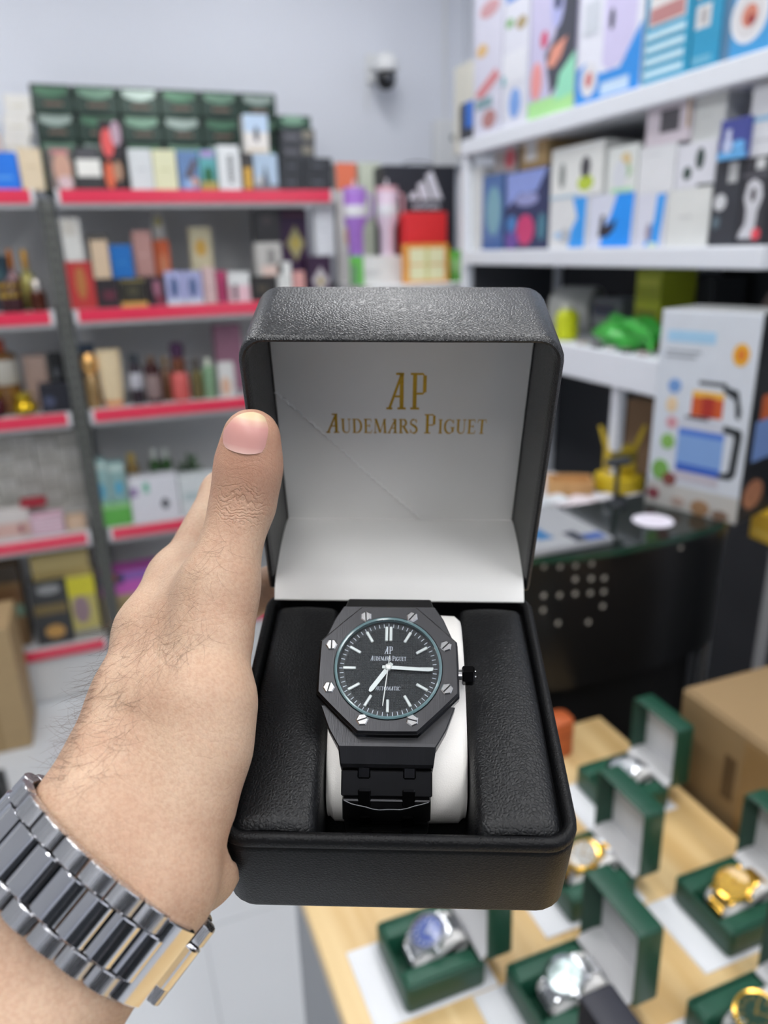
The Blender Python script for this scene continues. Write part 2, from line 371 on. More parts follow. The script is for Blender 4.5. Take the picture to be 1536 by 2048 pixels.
# diagonal perforated seam in the lining
sm = MB(); p0, p1 = Vector((-0.0510, 0.0695)), Vector((0.0103, 0.0042)); ns = 120; up = []; 
dv = (p1-p0).normalized(); nv = Vector((dv.y, -dv.x))
for k in range(ns+1):
    q = p0.lerp(p1, k/ns); w = 0.0006*abs(math.sin(k/ns*PI*24)) + 0.0004*math.sin(k/ns*7); up.append((q+nv*(-w), q-nv*0.0006-nv*w))
for k in range(ns):
    a, b = up[k], up[k+1]
    sm.add([(a[1].x, a[1].y, lfz), (b[1].x, b[1].y, lfz), (b[0].x, b[0].y, lfz+0.0008), (a[0].x, a[0].y, lfz+0.0008), (a[0].x, a[0].y, lfz), (b[0].x, b[0].y, lfz)],
           [(0, 1, 2, 3), (3, 2, 5, 4)])
sm.build('lining_seam', white_lining, bx.root, M=bx.lf)

# ------------------------------------------------------------------ pillow and watch
TH = math.radians(22)
def sup(a, b, q, e=2.5):                              # superellipse point at angle q
    c, s = math.cos(q), math.sin(q)
    return (math.copysign(abs(c)**(2/e), c)*a, math.copysign(abs(s)**(2/e), s)*b)
def make_pillow(label, M, a, b, hw, m, group=None, e=2.5):
    loops = []
    for x, k in ((-hw, 0.55), (-hw, 0.86), (-hw+0.0007, 0.95), (-hw+0.0022, 0.99), (-hw*0.4, 1.0), (hw*0.4, 1.0), (hw-0.0022, 0.99), (hw-0.0007, 0.95), (hw, 0.86), (hw, 0.55)):
        loops.append([(x, *[c*k if k > 0.9 else c-(1-k)*0.012*(1 if c > 0 else -1) for c in sup(a, b, 2*PI*i/48, e)]) for i in range(48)])
    o = MB().loft(loops).build('watch_pillow', m, None, True)
    o.matrix_world = M
    return tag(o, label, 'cushion', group)
WC = (-0.0032, 0.0520, 0.0180)
WATCHM = BOXM @ T(*WC) @ RX(TH)
PA, PB, PS = 0.0370, 0.0205, -0.0055     # pillow half-sizes and its shift towards six o'clock
PILM = BOXM @ T(0.0, WC[1], WC[2]) @ RX(TH) @ T(0, PS, -0.0092-PB)
make_pillow('white leather cushion wearing the black watch', PILM, PA, PB, 0.0232, white_pillow)

blk_metal = brushed('black_steel_brushed', (66, 66, 68), 0.36, (60, 1, 1), 60, 1.0, 0.35, 0.00012)
blk_plain = mat('black_steel_satin', (46, 46, 48), 0.36, 0.85, 0.1, 200, 0.15, 2500, 0.00008)
blk_gloss = mat('black_steel_polished', (36, 36, 38), 0.14, 0.9)
steel = brushed('steel_screw', (205, 205, 205), 0.22, (1, 1, 40), 60)
steel_hand = mat('steel_baton', (226, 226, 222), 0.3, 0.35, 0.05)
white_print = mat('white_print', (215, 217, 225), 0.6, var=0.02)
wt = thing('wristwatch', 'black octagonal steel wristwatch with black waffle dial on the white cushion', 'watch', WATCHM)
OC = 0.0252
def octo(r, n=8, ky=0.955, bulge=0.006):
    """octagon with softly bowed sides"""
    pts = []
    for k in range(8):
        a0, a1 = math.radians(22.5+45*k), math.radians(67.5+45*k)
        for i in range(6):
            q = i/6; x = math.cos(a0)*(1-q)+math.cos(a1)*q; y = math.sin(a0)*(1-q)+math.sin(a1)*q
            s = 1+bulge*math.sin(PI*q); pts.append((x*r*s, y*r*s*ky))
    return pts
def circ(r, n=48, ky=1.0, ph=math.radians(22.5)): return [(r*math.cos(ph+2*PI*i/n), r*math.sin(ph+2*PI*i/n)*ky) for i in range(n)]
L3 = lambda p, z: [(x, y, z) for x, y in p]
RD = 0.01745
# case: lower body blending into the lugs
cs = MB().loft([L3(octo(OC*0.90), -0.0098), L3(octo(OC*0.97), -0.0088), L3(octo(OC*1.015), -0.006), L3(octo(OC*1.015), -0.0032), L3(octo(OC*0.975), -0.0024), L3(octo(OC*0.9), -0.0024)])
cs.build('case', blk_gloss, wt, True)
MB().loft([L3(octo(OC*0.97), -0.0024), L3(octo(OC*1.0), -0.0016), L3(octo(OC*1.0), -0.0004), L3(octo(OC*0.972), 0.0004), L3(circ(RD+0.0009), 0.0004), L3(circ(RD+0.0005), 0.0002), L3(circ(RD+0.0005), -0.0016), L3(octo(OC*0.97), -0.0024)], False, False).build('bezel', blk_metal, wt)
# crystal edge and glass
ring_m = mat('crystal_edge', (96, 122, 126), 0.12, 0.0, 0.05, spec=0.8)
MB().loft([L3(circ(RD+0.0005), -0.0012), L3(circ(RD+0.0005), 0.0006), L3(circ(RD+0.0001), 0.0009), L3(circ(RD-0.0004), 0.0007), L3(circ(RD-0.0004), -0.0012)], False, False).build('crystal_rim', ring_m, wt, True)
MB().lathe([(RD-0.0004, 0.0003), (RD-0.0004, 0.0006), (RD*0.6, 0.0008), (0.0005, 0.0008)], 48).build('crystal', clear_glass('watch_crystal', (0.97, 0.99, 1.0), 1.38), wt, True)
# dial: waffle relief
dm, nt, b = base_mat('waffle_dial'); N, L = nt.nodes.new, nt.links.new
tc = N('ShaderNodeTexCoord'); sp = N('ShaderNodeSeparateXYZ'); L(tc.outputs['Object'], sp.inputs[0]); ho = []
for a in ('X', 'Y'):
    m1 = N('ShaderNodeMath'); m1.operation = 'MULTIPLY'; m1.inputs[1].default_value = 1/0.00088; L(sp.outputs[a], m1.inputs[0])
    m2 = N('ShaderNodeMath'); m2.operation = 'PINGPONG'; m2.inputs[1].default_value = 0.5; L(m1.outputs[0], m2.inputs[0])
    m3 = N('ShaderNodeMapRange'); m3.inputs[1].default_value = 0.06; m3.inputs[2].default_value = 0.2; L(m2.outputs[0], m3.inputs[0]); ho.append(m3)
mm = N('ShaderNodeMath'); mm.operation = 'MULTIPLY'; L(ho[0].outputs[0], mm.inputs[0]); L(ho[1].outputs[0], mm.inputs[1])
ln = N('ShaderNodeVectorMath'); ln.operation = 'LENGTH'; L(tc.outputs['Object'], ln.inputs[0])
lt_ = N('ShaderNodeMath'); lt_.operation = 'LESS_THAN'; lt_.inputs[1].default_value = 0.0148; L(ln.outputs['Value'], lt_.inputs[0])
mk = N('ShaderNodeMath'); mk.operation = 'MULTIPLY'; L(mm.outputs[0], mk.inputs[0]); L(lt_.outputs[0], mk.inputs[1])
bp = N('ShaderNodeBump'); bp.inputs['Strength'].default_value = 0.9; bp.inputs['Distance'].default_value = 0.00025; L(mk.outputs[0], bp.inputs['Height']); L(bp.outputs[0], b.inputs['Normal'])
cm = N('ShaderNodeMix'); cm.data_type = 'RGBA'; L(mm.outputs[0], cm.inputs[0]); cm.inputs[6].default_value = srgb(44, 45, 48); cm.inputs[7].default_value = srgb(10, 10, 12); L(cm.outputs[2], b.inputs['Base Color']); b.inputs['Roughness'].default_value = 0.4
ZD = -0.0015
MB().lathe([(RD+0.0004, ZD-0.0006), (RD+0.0004, ZD)], 64).build('dial', dm, wt)
for k in range(12):
    a = PI/2 - k*PI/6
    r0, r1 = (0.0108, 0.0152)
    mk_ = MB()
    offs = (-0.00075, 0.00075) if k == 0 else (0.0,)
    for o_ in offs: mk_.box(r0 if k else 0.0098, r1, o_-0.00052, o_+0.00052, ZD, ZD+0.0006, 0.0002)
    mk_.build('hour_marker', steel_hand, wt, M=RZ(a))
tk = MB()
for k in range(60):
    if k % 5: tk.box(0.0150, 0.0163, -0.00011, 0.00011, ZD, ZD+0.00012, M=RZ(k*PI/30))
    else: tk.box(0.0154, 0.0165, -0.00011, 0.00011, ZD, ZD+0.00012, M=RZ(k*PI/30))
tko = tk.build('minute_track', white_print, wt); tko['kind'] = 'stuff'
def hand_part(name, x, y, w, z, tail, m=steel_hand, tip=0.5):
    a = math.atan2(y, x); r = math.hypot(x, y)
    MB().loft([[(-tail, -w*.4, q), (0.0012, -w*.5, q), (r*0.9, -w*.5, q), (r, -w*.5*tip, q), (r, w*.5*tip, q), (r*0.9, w*.5, q), (0.0012, w*.5, q), (-tail, w*.4, q)] for q in (z, z+0.0003)]).build(name, m, wt, M=RZ(a))
hand_part('hour_hand', -0.0060, -0.0083, 0.0015, ZD+0.0007, 0.002)
hand_part('minute_hand', 0.0148, -0.0008, 0.0012, ZD+0.0011, 0.002)
hand_part('second_hand', -0.0016, -0.0134, 0.00035, ZD+0.0015, 0.004, tip=0.8)
MB().lathe([(0.0011, ZD+0.0006), (0.0011, ZD+0.0018), (0.0007, ZD+0.0021)], 20).build('hand_cap', steel_hand, wt, True)
lettering(MB(), 'AP', -0.0013, 0.0053, 0.0026, 0.0028, z=ZD+0.0001, small=1.0).build('dial_monogram', white_print, wt)
lettering(MB(), 'AUDEMARS PIGUET', -0.0060, 0.0028, 0.00165, 0.0120, z=ZD+0.0001, small=0.85).build('dial_lettering', white_print, wt)
lettering(MB(), 'AUTOMATIC', -0.0042, -0.0076, 0.00140, 0.0084, z=ZD+0.0001, small=0.9).build('dial_caption', white_print, wt)
MB().box(0.0094, 0.0118, -0.0009, 0.0009, ZD, ZD+0.00015).build('date_window', mat('date_window', (30, 30, 32), 0.5), wt)
for k in range(8):
    a = math.radians(22.5+45*k); x, y = 0.0209*math.cos(a), 0.0209*math.sin(a)*0.94
    so = MB().lathe([(0.0021, -0.0004), (0.0021, 0.0006), (0.0017, 0.0009)], 6).build('bezel_screw', steel, wt, M=T(x, y, 0) @ RZ(random.random()))
    MB().box(-0.0016, 0.0016, -0.00022, 0.00022, 0.00091, 0.00096, M=RZ(random.random()*3)).build('slot', blk_plain, so)
cr_ = MB().lathe([(0.0021, 0), (0.0021, 0.0012)], 12, M=T(0.0235, -0.0010, -0.0042) @ RY(PI/2)).build('crown_tube', steel, wt, True)
MB().lathe([(0.0026, 0.0), (0.0032, 0.0004), (0.0032, 0.0036), (0.0027, 0.0042)], 6, M=T(0.0248, -0.0010, -0.0042) @ RY(PI/2)).build('crown', blk_gloss, wt)
for sy_ in (-0.0007, 0.0012): MB().lathe([(0.0004, 0), (0.0004, 0.0006)], 8, M=T(0.0289, -0.001+sy_, -0.0032) @ RY(PI/2)).build('crown_stud', steel, wt)
# bracelet: path of the pillow's outline (in watch coordinates), pushed out
def strap_path(q, off):
    y, z = sup(PA+off, PB+off, q); return Vector((0, y+PS, z-0.0092-PB))
NP = 1440; SP = [strap_path(PI/2 + 2*PI*i/NP, 0.0022) for i in range(NP+1)]   # from the top towards -y? (cos negative -> -y)
SA = [0.0]
for i in range(NP): SA.append(SA[-1]+(SP[i+1]-SP[i]).length)
def strap_at(s):
    s %= SA[-1]; i = int(np.searchsorted(SA, s)); i = min(max(i, 1), NP); k = (s-SA[i-1])/(SA[i]-SA[i-1]+1e-12)
    return SP[i-1].lerp(SP[i], k), (SP[i]-SP[i-1]).normalized()
# lug blocks (case ends), tapered, one at each side
for sgn in (-1, 1):
    lg = MB(); loops = []
    for yy, hw, zt_, zb_ in ((0.0120, 0.0222, -0.0044, -0.0092), (0.0195, 0.0192, -0.0042, -0.0098), (0.0242, 0.0164, -0.0040, -0.0105), (0.0252, 0.0157, -0.0041, -0.0108), (0.0300, 0.0150, -0.0070, -0.0125), (0.0308, 0.0148, -0.0078, -0.0128)):
        loops.append([(-hw, sgn*yy, zb_), (hw, sgn*yy, zb_), (hw, sgn*yy, zt_-0.0003), (hw-0.0004, sgn*yy, zt_), (-hw+0.0004, sgn*yy, zt_), (-hw, sgn*yy, zt_-0.0003)])
    if sgn > 0: loops = [[(x, y*(0.97 if k_ > 2 else 1.0), z-(0.0, 0.0, 0.0, 0.0002, 0.0008, 0.0012)[k_]) for x, y, z in l] for k_, l in enumerate(loops)]
    lg.loft(loops).build('lug', blk_metal, wt)
total = SA[-1]; s_l = None
for i in range(NP):                                  # arc length where the strap leaves the lug (y = -0.031)
    if SP[i].y < -0.0306: s_l = SA[i]; break
s = s_l; n_rows = 0; wdt = 0.0146
end_s = total
for i in range(NP-1, 0, -1):                         # the far end meets the short upper lug
    if SP[i].y > 0.0275: end_s = SA[i]; break
NR = max(8, round((end_s-s_l)/0.0086)); pitch = (end_s - s_l)/NR
for r in range(NR):
    p, t_ = strap_at(s + pitch*0.5)
    nrm = Vector((0, t_.z, -t_.y)); 
    if nrm.dot(p-Vector((0, PS, -0.0092-PB))) < 0: nrm = -nrm
    M_ = Matrix(((1, 0, 0, 0), (0, -t_.y, nrm.y, p.y), (0, -t_.z, nrm.z, p.z), (0, 0, 0, 1)))
    kk = min(r, NR-1-r); hw = max(0.0115, wdt-0.00042*kk)
    MB().box(-hw, hw, -pitch*0.5+0.00025, pitch*0.5-0.00025, -0.0016, 0.0012, 0.0004).build('bracelet_link', blk_plain, wt, M=M_)
    for sx in (-1, 1):
        p2, t2 = strap_at(s)
        n2 = Vector((0, t2.z, -t2.y)); 
        if n2.dot(p2-Vector((0, PS, -0.0092-PB))) < 0: n2 = -n2
        M2 = Matrix(((1, 0, 0, 0), (0, -t2.y, n2.y, p2.y), (0, -t2.z, n2.z, p2.z), (0, 0, 0, 1)))
        MB().box(sx*hw*0.50-0.0021, sx*hw*0.50+0.0021, -pitch*0.34, pitch*0.34, 0.0, 0.0018, 0.0005).build('bracelet_stud', blk_gloss, wt, M=M2)
    s += pitch
# clear protective film still wrapped round the lower links
fm = MB(); s0 = s_l + pitch*0.95; top = []
rows = []
for j in range(7):
    row = []
    for i in range(13):
        x = -0.0134+0.0268*i/12; q = s0 + pitch*0.33*(1-((i-6)/6)**2) + j*pitch*0.42
        p, t_ = strap_at(q); nn = (p-Vector((0, PS, -0.0092-PB))).normalized(); p = p + nn*(0.0024+0.0002*math.sin(i*1.7+j))
        row.append((x, p.y, p.z))
    rows.append(row)
vs = [p for r in rows for p in r]; fs = [(j*13+i, j*13+i+1, (j+1)*13+i+1, (j+1)*13+i) for j in range(6) for i in range(12)]
MB().tube([Vector(p) for p in rows[0]], 0.00016, 6).build('film_edge', mat('film_edge', (92, 94, 98), 0.35), wt, True)
MB().add(vs, fs).build('protective_film', clear_glass('plastic_film', (1.0, 1.0, 1.0), 1.35, 0.12), wt, True)

# ------------------------------------------------------------------ the hand and forearm: one continuous surface grown from blended, tapering limbs
# joints: (pixel x, pixel y, depth from the lens) for the sides that show, camera-space metres for the fingers round the back
def J(px, py, z): return camp(px, py, z)
K = np.array
LIMB = []                                             # (a, b, ra, rb, blend)
def limb(a, b, ra, rb, k=0.008): LIMB.append((K(a), K(b), ra, rb, k))
fa = [(J(-230,2130,.180), J(-80,2250,.176), .0215), (J(4,1870,.203), J(122,1981,.200), .0176), (J(175,1650,.213), J(310,1765,.209), .0163), (J(276,1400,.242), J(408,1412,.230), .0138)]
far = (K([-.235,-.255,-.095]), K([-.215,-.275,-.090]), .030)
limb(far[0], fa[0][0], far[2], fa[0][2], .0055); limb(far[1], fa[0][1], far[2], fa[0][2], .0055)
for q0, q1 in zip(fa[:-1], fa[1:]):
    limb(q0[0], q1[0], q0[2], q1[2], .0055); limb(q0[1], q1[1], q0[2], q1[2], .0055)
    limb((q0[0]+q0[1])/2, (q1[0]+q1[1])/2, q0[2], q1[2], .0055)
carL, carR = fa[-1][0], fa[-1][1]
# back of the hand / index metacarpal
mcL, mcR = J(314,1268,.262), J(424,1262,.243)
limb(carL, mcL, .0140, .0135, .0065); limb(carR, mcR, .0140, .0124, .0065); limb((carL+carR)/2, (mcL+mcR)/2, .0135, .013, .007)
MCP = [J(368,1166,.285), K([-.079,-.050,-.297]), K([-.074,-.071,-.300]), K([-.067,-.089,-.294])]
limb(mcL, MCP[0], .0135, .0125, .0055)
limb(J(400,1225,.258), MCP[0], .0145, .0115, .0065)
# thenar and thumb
thM, thI, thT = J(437,1178,.248), J(487,1003,.2575), J(503,876,.2515)
limb(mcR, thM, .0124, .0116, .0055); limb(thM, thI, .0116, .0101, .008); limb(thI, J(497,935,.2545), .0101, .0104, .006); limb(J(497,935,.2545), thT, .0104, .0098, .006)
limb(thM, MCP[0], .0095, .0095, .007)
limb(carR, J(402,1500,.226), .0140, .0134, .0065); limb(J(402,1500,.226), J(365,1590,.222), .0134, .0135, .0065)
# heel of the hand
heel = J(388,1722,.228)
limb(J(365,1590,.222), heel, .0135, .0125, .0065); limb(heel, MCP[3], .0125, .0120, .0065); limb((carL+carR)/2, heel, .013, .0125, .0065)
# palm bones
for i, m_ in enumerate(MCP):
    limb(mcL*(1-i/4)+heel*(i/4)*0.5+(carL+carR)/2*(i/4)*0.5, m_, .0125, .0115 if i < 3 else .0105, .0055)
for m0, m1 in zip(MCP[:-1], MCP[1:]): limb(m0, m1, .0112, .0108, .0055)
FING = [[MCP[0], J(450,988,.325), K([-.0460,.0175,-.3450]), K([-.0240,.0205,-.3430])],
        [MCP[1], K([-.0620,-.0380,-.3450]), K([-.0370,-.0280,-.3560]), K([-.0130,-.0240,-.3560])],
        [MCP[2], K([-.0600,-.0850,-.3290]), K([-.0350,-.0845,-.3260]), K([-.0130,-.0830,-.3240])],
        [MCP[3], K([-.0500,-.1010,-.3030]), K([-.0300,-.0995,-.3010]), K([-.0130,-.0980,-.2990])]]
for f_, rs in zip(FING, ((.0118,.0098,.0086,.0076), (.0115,.0098,.0087,.0078), (.0110,.0094,.0083,.0074), (.0100,.0084,.0074,.0066))):
    for i in range(3): limb(f_[i], f_[i+1], rs[i], rs[i+1], .005)
def seg_d(P, a, b, ra, rb):
    ab = b-a; t = np.clip((P-a) @ ab / (ab @ ab), 0, 1)
    return np.linalg.norm(P-a-t[..., None]*ab, axis=-1) - (ra+(rb-ra)*t)
RBn = np.array(RB); TBn = np.array([0.00343, -0.09578, -0.21725])
def box_d(P):
    """distance to the held box (base and lid), so that the skin presses against it and never runs through"""
    q = (P-TBn) @ RBn
    def rb(q, lo, hi, r=0.003):
        c = (K(lo)+K(hi))/2; h = (K(hi)-K(lo))/2-r; d = np.abs(q-c)-h
        return np.linalg.norm(np.maximum(d, 0), axis=-1)+np.minimum(d.max(-1), 0)-r
    d1 = rb(q, (-BW/2, 0, -BH), (BW/2, BD, 0))
    u = K([0, math.cos(BANG), math.sin(BANG)]); n = K([0, math.sin(BANG), -math.cos(BANG)])
    w = q-K([0, BD, 0]); l = np.stack([w[..., 0], w @ u, w @ n], -1)
    return np.minimum(d1, rb(l, (-BW/2, 0, 0), (BW/2, BD, BHL)))
def smin(a, b, k):
    h = np.maximum(k-np.abs(a-b), 0)/k; return np.minimum(a, b)-h*h*k*0.25
def sdf(P, grid=None):
    D = np.full(P.shape[:-1], 0.2)
    for a, b, ra, rb, k in LIMB: D = smin(D, seg_d(P, a, b, ra, rb), k)
    return np.maximum(D, 0.0003-box_d(P))
H = 0.0021; LO = K([-.275, -.315, -.375]); HI = K([.004, .048, -.055])
NG = np.ceil((HI-LO)/H).astype(int)+1
G = [LO[i]+H*np.arange(NG[i]) for i in range(3)]
Dg = np.full(tuple(NG), 0.05)
for a, b, ra, rb, k in LIMB:
    r = max(ra, rb)+0.022; lo = np.maximum(((np.minimum(a, b)-r-LO)/H).astype(int), 0); hi = np.minimum(((np.maximum(a, b)+r-LO)/H).astype(int)+2, NG)
    if (hi <= lo).any(): continue
    sl = tuple(slice(lo[i], hi[i]) for i in range(3))
    P = np.stack(np.meshgrid(*[G[i][sl[i]] for i in range(3)], indexing='ij'), -1)
    Dg[sl] = smin(Dg[sl], seg_d(P, a, b, ra, rb), k)
near = np.abs(Dg) < 0.03
ii = np.argwhere(near); Pn = LO+ii*H
Dg[near] = np.maximum(Dg[near], 0.0003-box_d(Pn))
def surface_nets(D, lo, h):
    ins = D < 0; n = D.shape
    c = [D[i:n[0]-1+i, j:n[1]-1+j, k:n[2]-1+k] for i in (0, 1) for j in (0, 1) for k in (0, 1)]
    ci = np.stack([x < 0 for x in c]); mask = ci.any(0) & ~ci.all(0)
    cells = np.argwhere(mask); cv = np.stack([x[mask] for x in c], 1)
    off = K([(i, j, k) for i in (0, 1) for j in (0, 1) for k in (0, 1)], float) if False else np.array([(i, j, k) for i in (0, 1) for j in (0, 1) for k in (0, 1)], float)
    acc = np.zeros((len(cells), 3)); cnt = np.zeros(len(cells))
    for e0 in range(8):
        for e1 in range(e0+1, 8):
            if np.abs(off[e0]-off[e1]).sum() != 1: continue
            a, b = cv[:, e0], cv[:, e1]; m_ = (a < 0) != (b < 0); t = a[m_]/(a[m_]-b[m_])
            acc[m_] += off[e0]+(off[e1]-off[e0])*t[:, None]; cnt[m_] += 1
    V = lo+h*(cells+acc/cnt[:, None]); vid = np.full(mask.shape, -1); vid[mask] = np.arange(len(cells))
    F = []
    for ax in range(3):
        s0 = [slice(None)]*3; s1 = [slice(None)]*3; s0[ax] = slice(0, -1); s1[ax] = slice(1, None)
        ch = ins[tuple(s0)] != ins[tuple(s1)]; o1, o2 = (ax+1) % 3, (ax+2) % 3
        e = np.argwhere(ch); e = e[(e[:, o1] > 0) & (e[:, o2] > 0) & (e[:, o1] < n[o1]-1) & (e[:, o2] < n[o2]-1)]
        d1 = np.zeros(3, int); d1[o1] = 1; d2 = np.zeros(3, int); d2[o2] = 1
        q = np.stack([vid[tuple((e-d1-d2).T)], vid[tuple((e-d2).T)], vid[tuple(e.T)], vid[tuple((e-d1).T)]], 1)
        fl = ~ins[tuple(e.T)]; q[fl] = q[fl][:, ::-1]; F.append(q)
    return V, np.concatenate(F)
V, Fq = surface_nets(Dg, LO, H)
def grad(P, e=0.0004):
    g = np.stack([sdf(P+d)-sdf(P-d) for d in np.eye(3)*e], -1); return g/(np.linalg.norm(g, axis=-1, keepdims=True)+1e-12)
for _ in range(2):
    V = V - (sdf(V)*0.9)[:, None]*grad(V)
HAND0 = c2w(J(300, 1500, .235))
Vw = (CAM_POS + V @ RC.T) - HAND0
me = bpy.data.meshes.new('person'); me.from_pydata(Vw.tolist(), [], Fq.tolist())
bm = bmesh.new(); bm.from_mesh(me); bmesh.ops.recalc_face_normals(bm, faces=bm.faces)
bmesh.ops.smooth_vert(bm, verts=bm.verts, factor=0.4, use_axis_x=True, use_axis_y=True, use_axis_z=True)
bm.to_mesh(me); bm.free(); me.polygons.foreach_set('use_smooth', [True]*len(me.polygons))
# skin
sk, nt, b = base_mat('skin'); N, L = nt.nodes.new, nt.links.new
tc = N('ShaderNodeTexCoord')
def noise(sc, det=3, vec=None):
    n = N('ShaderNodeTexNoise'); n.inputs['Scale'].default_value = sc; n.inputs['Detail'].default_value = det
    L(vec if vec is not None else tc.outputs['Object'], n.inputs['Vector']); return n
n1 = noise(38, 4); r1 = N('ShaderNodeValToRGB'); L(n1.outputs['Fac'], r1.inputs[0])
r1.color_ramp.elements[0].position = 0.3; r1.color_ramp.elements[0].color = srgb(188, 152, 127)
r1.color_ramp.elements[1].position = 0.7; r1.color_ramp.elements[1].color = srgb(205, 177, 152)
n2 = noise(900, 2); mx = N('ShaderNodeMix'); mx.data_type = 'RGBA'; mx.blend_type = 'MULTIPLY'; mx.inputs[0].default_value = 0.35
L(r1.outputs[0], mx.inputs[6]); 
r2 = N('ShaderNodeValToRGB'); r2.color_ramp.elements[0].color = (0.72, 0.62, 0.58, 1); r2.color_ramp.elements[0].position = 0.35; r2.color_ramp.elements[1].position = 0.6; L(n2.outputs['Fac'], r2.inputs[0]); L(r2.outputs[0], mx.inputs[7])
# warmer thumb end
def dist_node(pt):
    d = N('ShaderNodeVectorMath'); d.operation = 'DISTANCE'; L(tc.outputs['Object'], d.inputs[0]); d.inputs[1].default_value = tuple(c2w(pt)-HAND0); return d
dt = dist_node(thT); mr = N('ShaderNodeMapRange'); mr.inputs[1].default_value = 0.010; mr.inputs[2].default_value = 0.034; mr.inputs[3].default_value = 0.55; mr.inputs[4].default_value = 0.0
L(dt.outputs['Value'], mr.inputs[0])
m2 = N('ShaderNodeMix'); m2.data_type = 'RGBA'; L(mr.outputs[0], m2.inputs[0]); L(mx.outputs[2], m2.inputs[6]); m2.inputs[7].default_value = srgb(192, 136, 112)
L(m2.outputs[2], b.inputs['Base Color'])
b.inputs['Roughness'].default_value = 0.52; b.inputs['Specular IOR Level'].default_value = 0.35
b.inputs['Subsurface Weight'].default_value = 0.25; b.inputs['Subsurface Radius'].default_value = (0.6, 0.25, 0.15); b.inputs['Subsurface Scale'].default_value = 0.006
# relief: pores, cross lines over the hand, deep creases at the thumb joint
ax_t = RC @ ((thT-thM)/np.linalg.norm(thT-thM)); ax_a = RC @ ((carR-fa[2][0])/np.linalg.norm(carR-fa[2][0]))
def along(axis, pt=None):
    d = N('ShaderNodeVectorMath'); d.operation = 'DOT_PRODUCT'; L(tc.outputs['Object'], d.inputs[0]); d.inputs[1].default_value = tuple(axis); return d
def math_(op, a, bb, c=None):
    m = N('ShaderNodeMath'); m.operation = op
    for i, x in enumerate((a, bb, c)):
        if x is None: continue
        if hasattr(x, 'is_output'): L(x, m.inputs[i])
        else: m.inputs[i].default_value = x
    return m.outputs[0]
da = along(ax_t).outputs['Value']; nz = noise(170, 3).outputs['Fac']
ph = math_('MULTIPLY_ADD', da, 1750.0, math_('MULTIPLY', nz, 24.0)); sn = math_('SINE', ph, None); sn = math_('POWER', math_('ABSOLUTE', sn, None), 0.35)
dk = dist_node(J(480, 1008, .248)); mk = N('ShaderNodeMapRange'); mk.inputs[1].default_value = 0.004; mk.inputs[2].default_value = 0.0125; mk.inputs[3].default_value = 1.0; mk.inputs[4].default_value = 0.0; mk.interpolation_type = 'SMOOTHSTEP'
L(dk.outputs['Value'], mk.inputs[0])
h1 = math_('MULTIPLY', sn, math_('MULTIPLY', mk.outputs[0], 2.1))
nzb = noise(60, 3).outputs['Fac']; ph2 = math_('MULTIPLY_ADD', along(ax_t).outputs['Value'], 900.0, math_('MULTIPLY', nzb, 30.0)); s2 = math_('POWER', math_('ABSOLUTE', math_('SINE', ph2, None), None), 0.25)
h2 = math_('MULTIPLY', s2, 0.5)
vo = N('ShaderNodeTexVoronoi'); vo.inputs['Scale'].default_value = 1150; vo.feature = 'DISTANCE_TO_EDGE'; L(tc.outputs['Object'], vo.inputs['Vector'])
h3 = math_('MULTIPLY', math_('MINIMUM', vo.outputs['Distance'], 0.25), 0.9)
hh = math_('ADD', math_('ADD', h1, h2), h3)
bp = N('ShaderNodeBump'); bp.inputs['Strength'].default_value = 0.55; bp.inputs['Distance'].default_value = 0.00042; L(hh, bp.inputs['Height']); L(bp.outputs[0], b.inputs['Normal'])
person = put('person', me, sk); person.location = HAND0
sd = person.modifiers.new('Subdivision', 'SUBSURF'); sd.levels = 1; sd.render_levels = 1
tag(person, 'bare left hand and forearm gripping the black box, thumb pointing up', 'person')

def trace(px, py):
    """first point of the hand met by the line of sight (camera space)"""
    d = np.stack([(np.asarray(px, float)-768)/F_PX, (1024-np.asarray(py, float))/F_PX, -np.ones(np.shape(px))], -1)
    t = np.full(np.shape(px), 0.15); hit = np.zeros(np.shape(px), bool)
    for _ in range(80):
        D = sdf(d*t[..., None]); t = t+np.where(D > 5e-5, D*0.8, 0); 
    D = sdf(d*t[..., None]); return d*t[..., None], np.abs(D) < 0.002
# thumb nail: its outline lies on the thumb's back, a little flatter and proud of the skin
nu, nv_ = 13, 15
uu, vv = np.meshgrid(np.linspace(-1, 1, nu), np.linspace(0, 1, nv_))
def nail_px(u, v):
    top = 828 + 12*u*u - 4*u; bot = 908 + 6*u - 10*(1-np.abs(u))*0 - 9*u*u
    y = bot+(top-bot)*v; cx = 487 + 8*v; hw = 40.5 + 4.0*np.sin(PI*np.clip(v, 0, 1)) - 7*np.clip(v-0.72, 0, 1)*3 - 3*np.clip(0.15-v, 0, 1)*6
    return cx+hw*u, y - 0.02*(u*40)
npx, npy = nail_px(uu, vv)
P, ok = trace(npx, npy)
Gn = grad(P)
axis = (thT-thI)/np.linalg.norm(thT-thI)
rise = 0.00055*(1-np.abs(uu)**4)+0.00028*vv - 0.00012
Pt = P + Gn*rise[..., None]
Pb = P - Gn*0.0007
Wt = (CAM_POS+Pt.reshape(-1, 3) @ RC.T)-HAND0; Wb = (CAM_POS+Pb.reshape(-1, 3) @ RC.T)-HAND0
vs = [tuple(p) for p in Wt]+[tuple(p) for p in Wb]; n0 = nu*nv_; fs = []
for j in range(nv_-1):
    for i in range(nu-1):
        a = j*nu+i; fs.append((a, a+1, a+nu+1, a+nu)); fs.append((n0+a, n0+a+nu, n0+a+nu+1, n0+a+1))
bd = list(range(nu))+[j*nu+nu-1 for j in range(1, nv_)]+[(nv_-1)*nu+i for i in range(nu-2, -1, -1)]+[j*nu for j in range(nv_-2, 0, -1)]
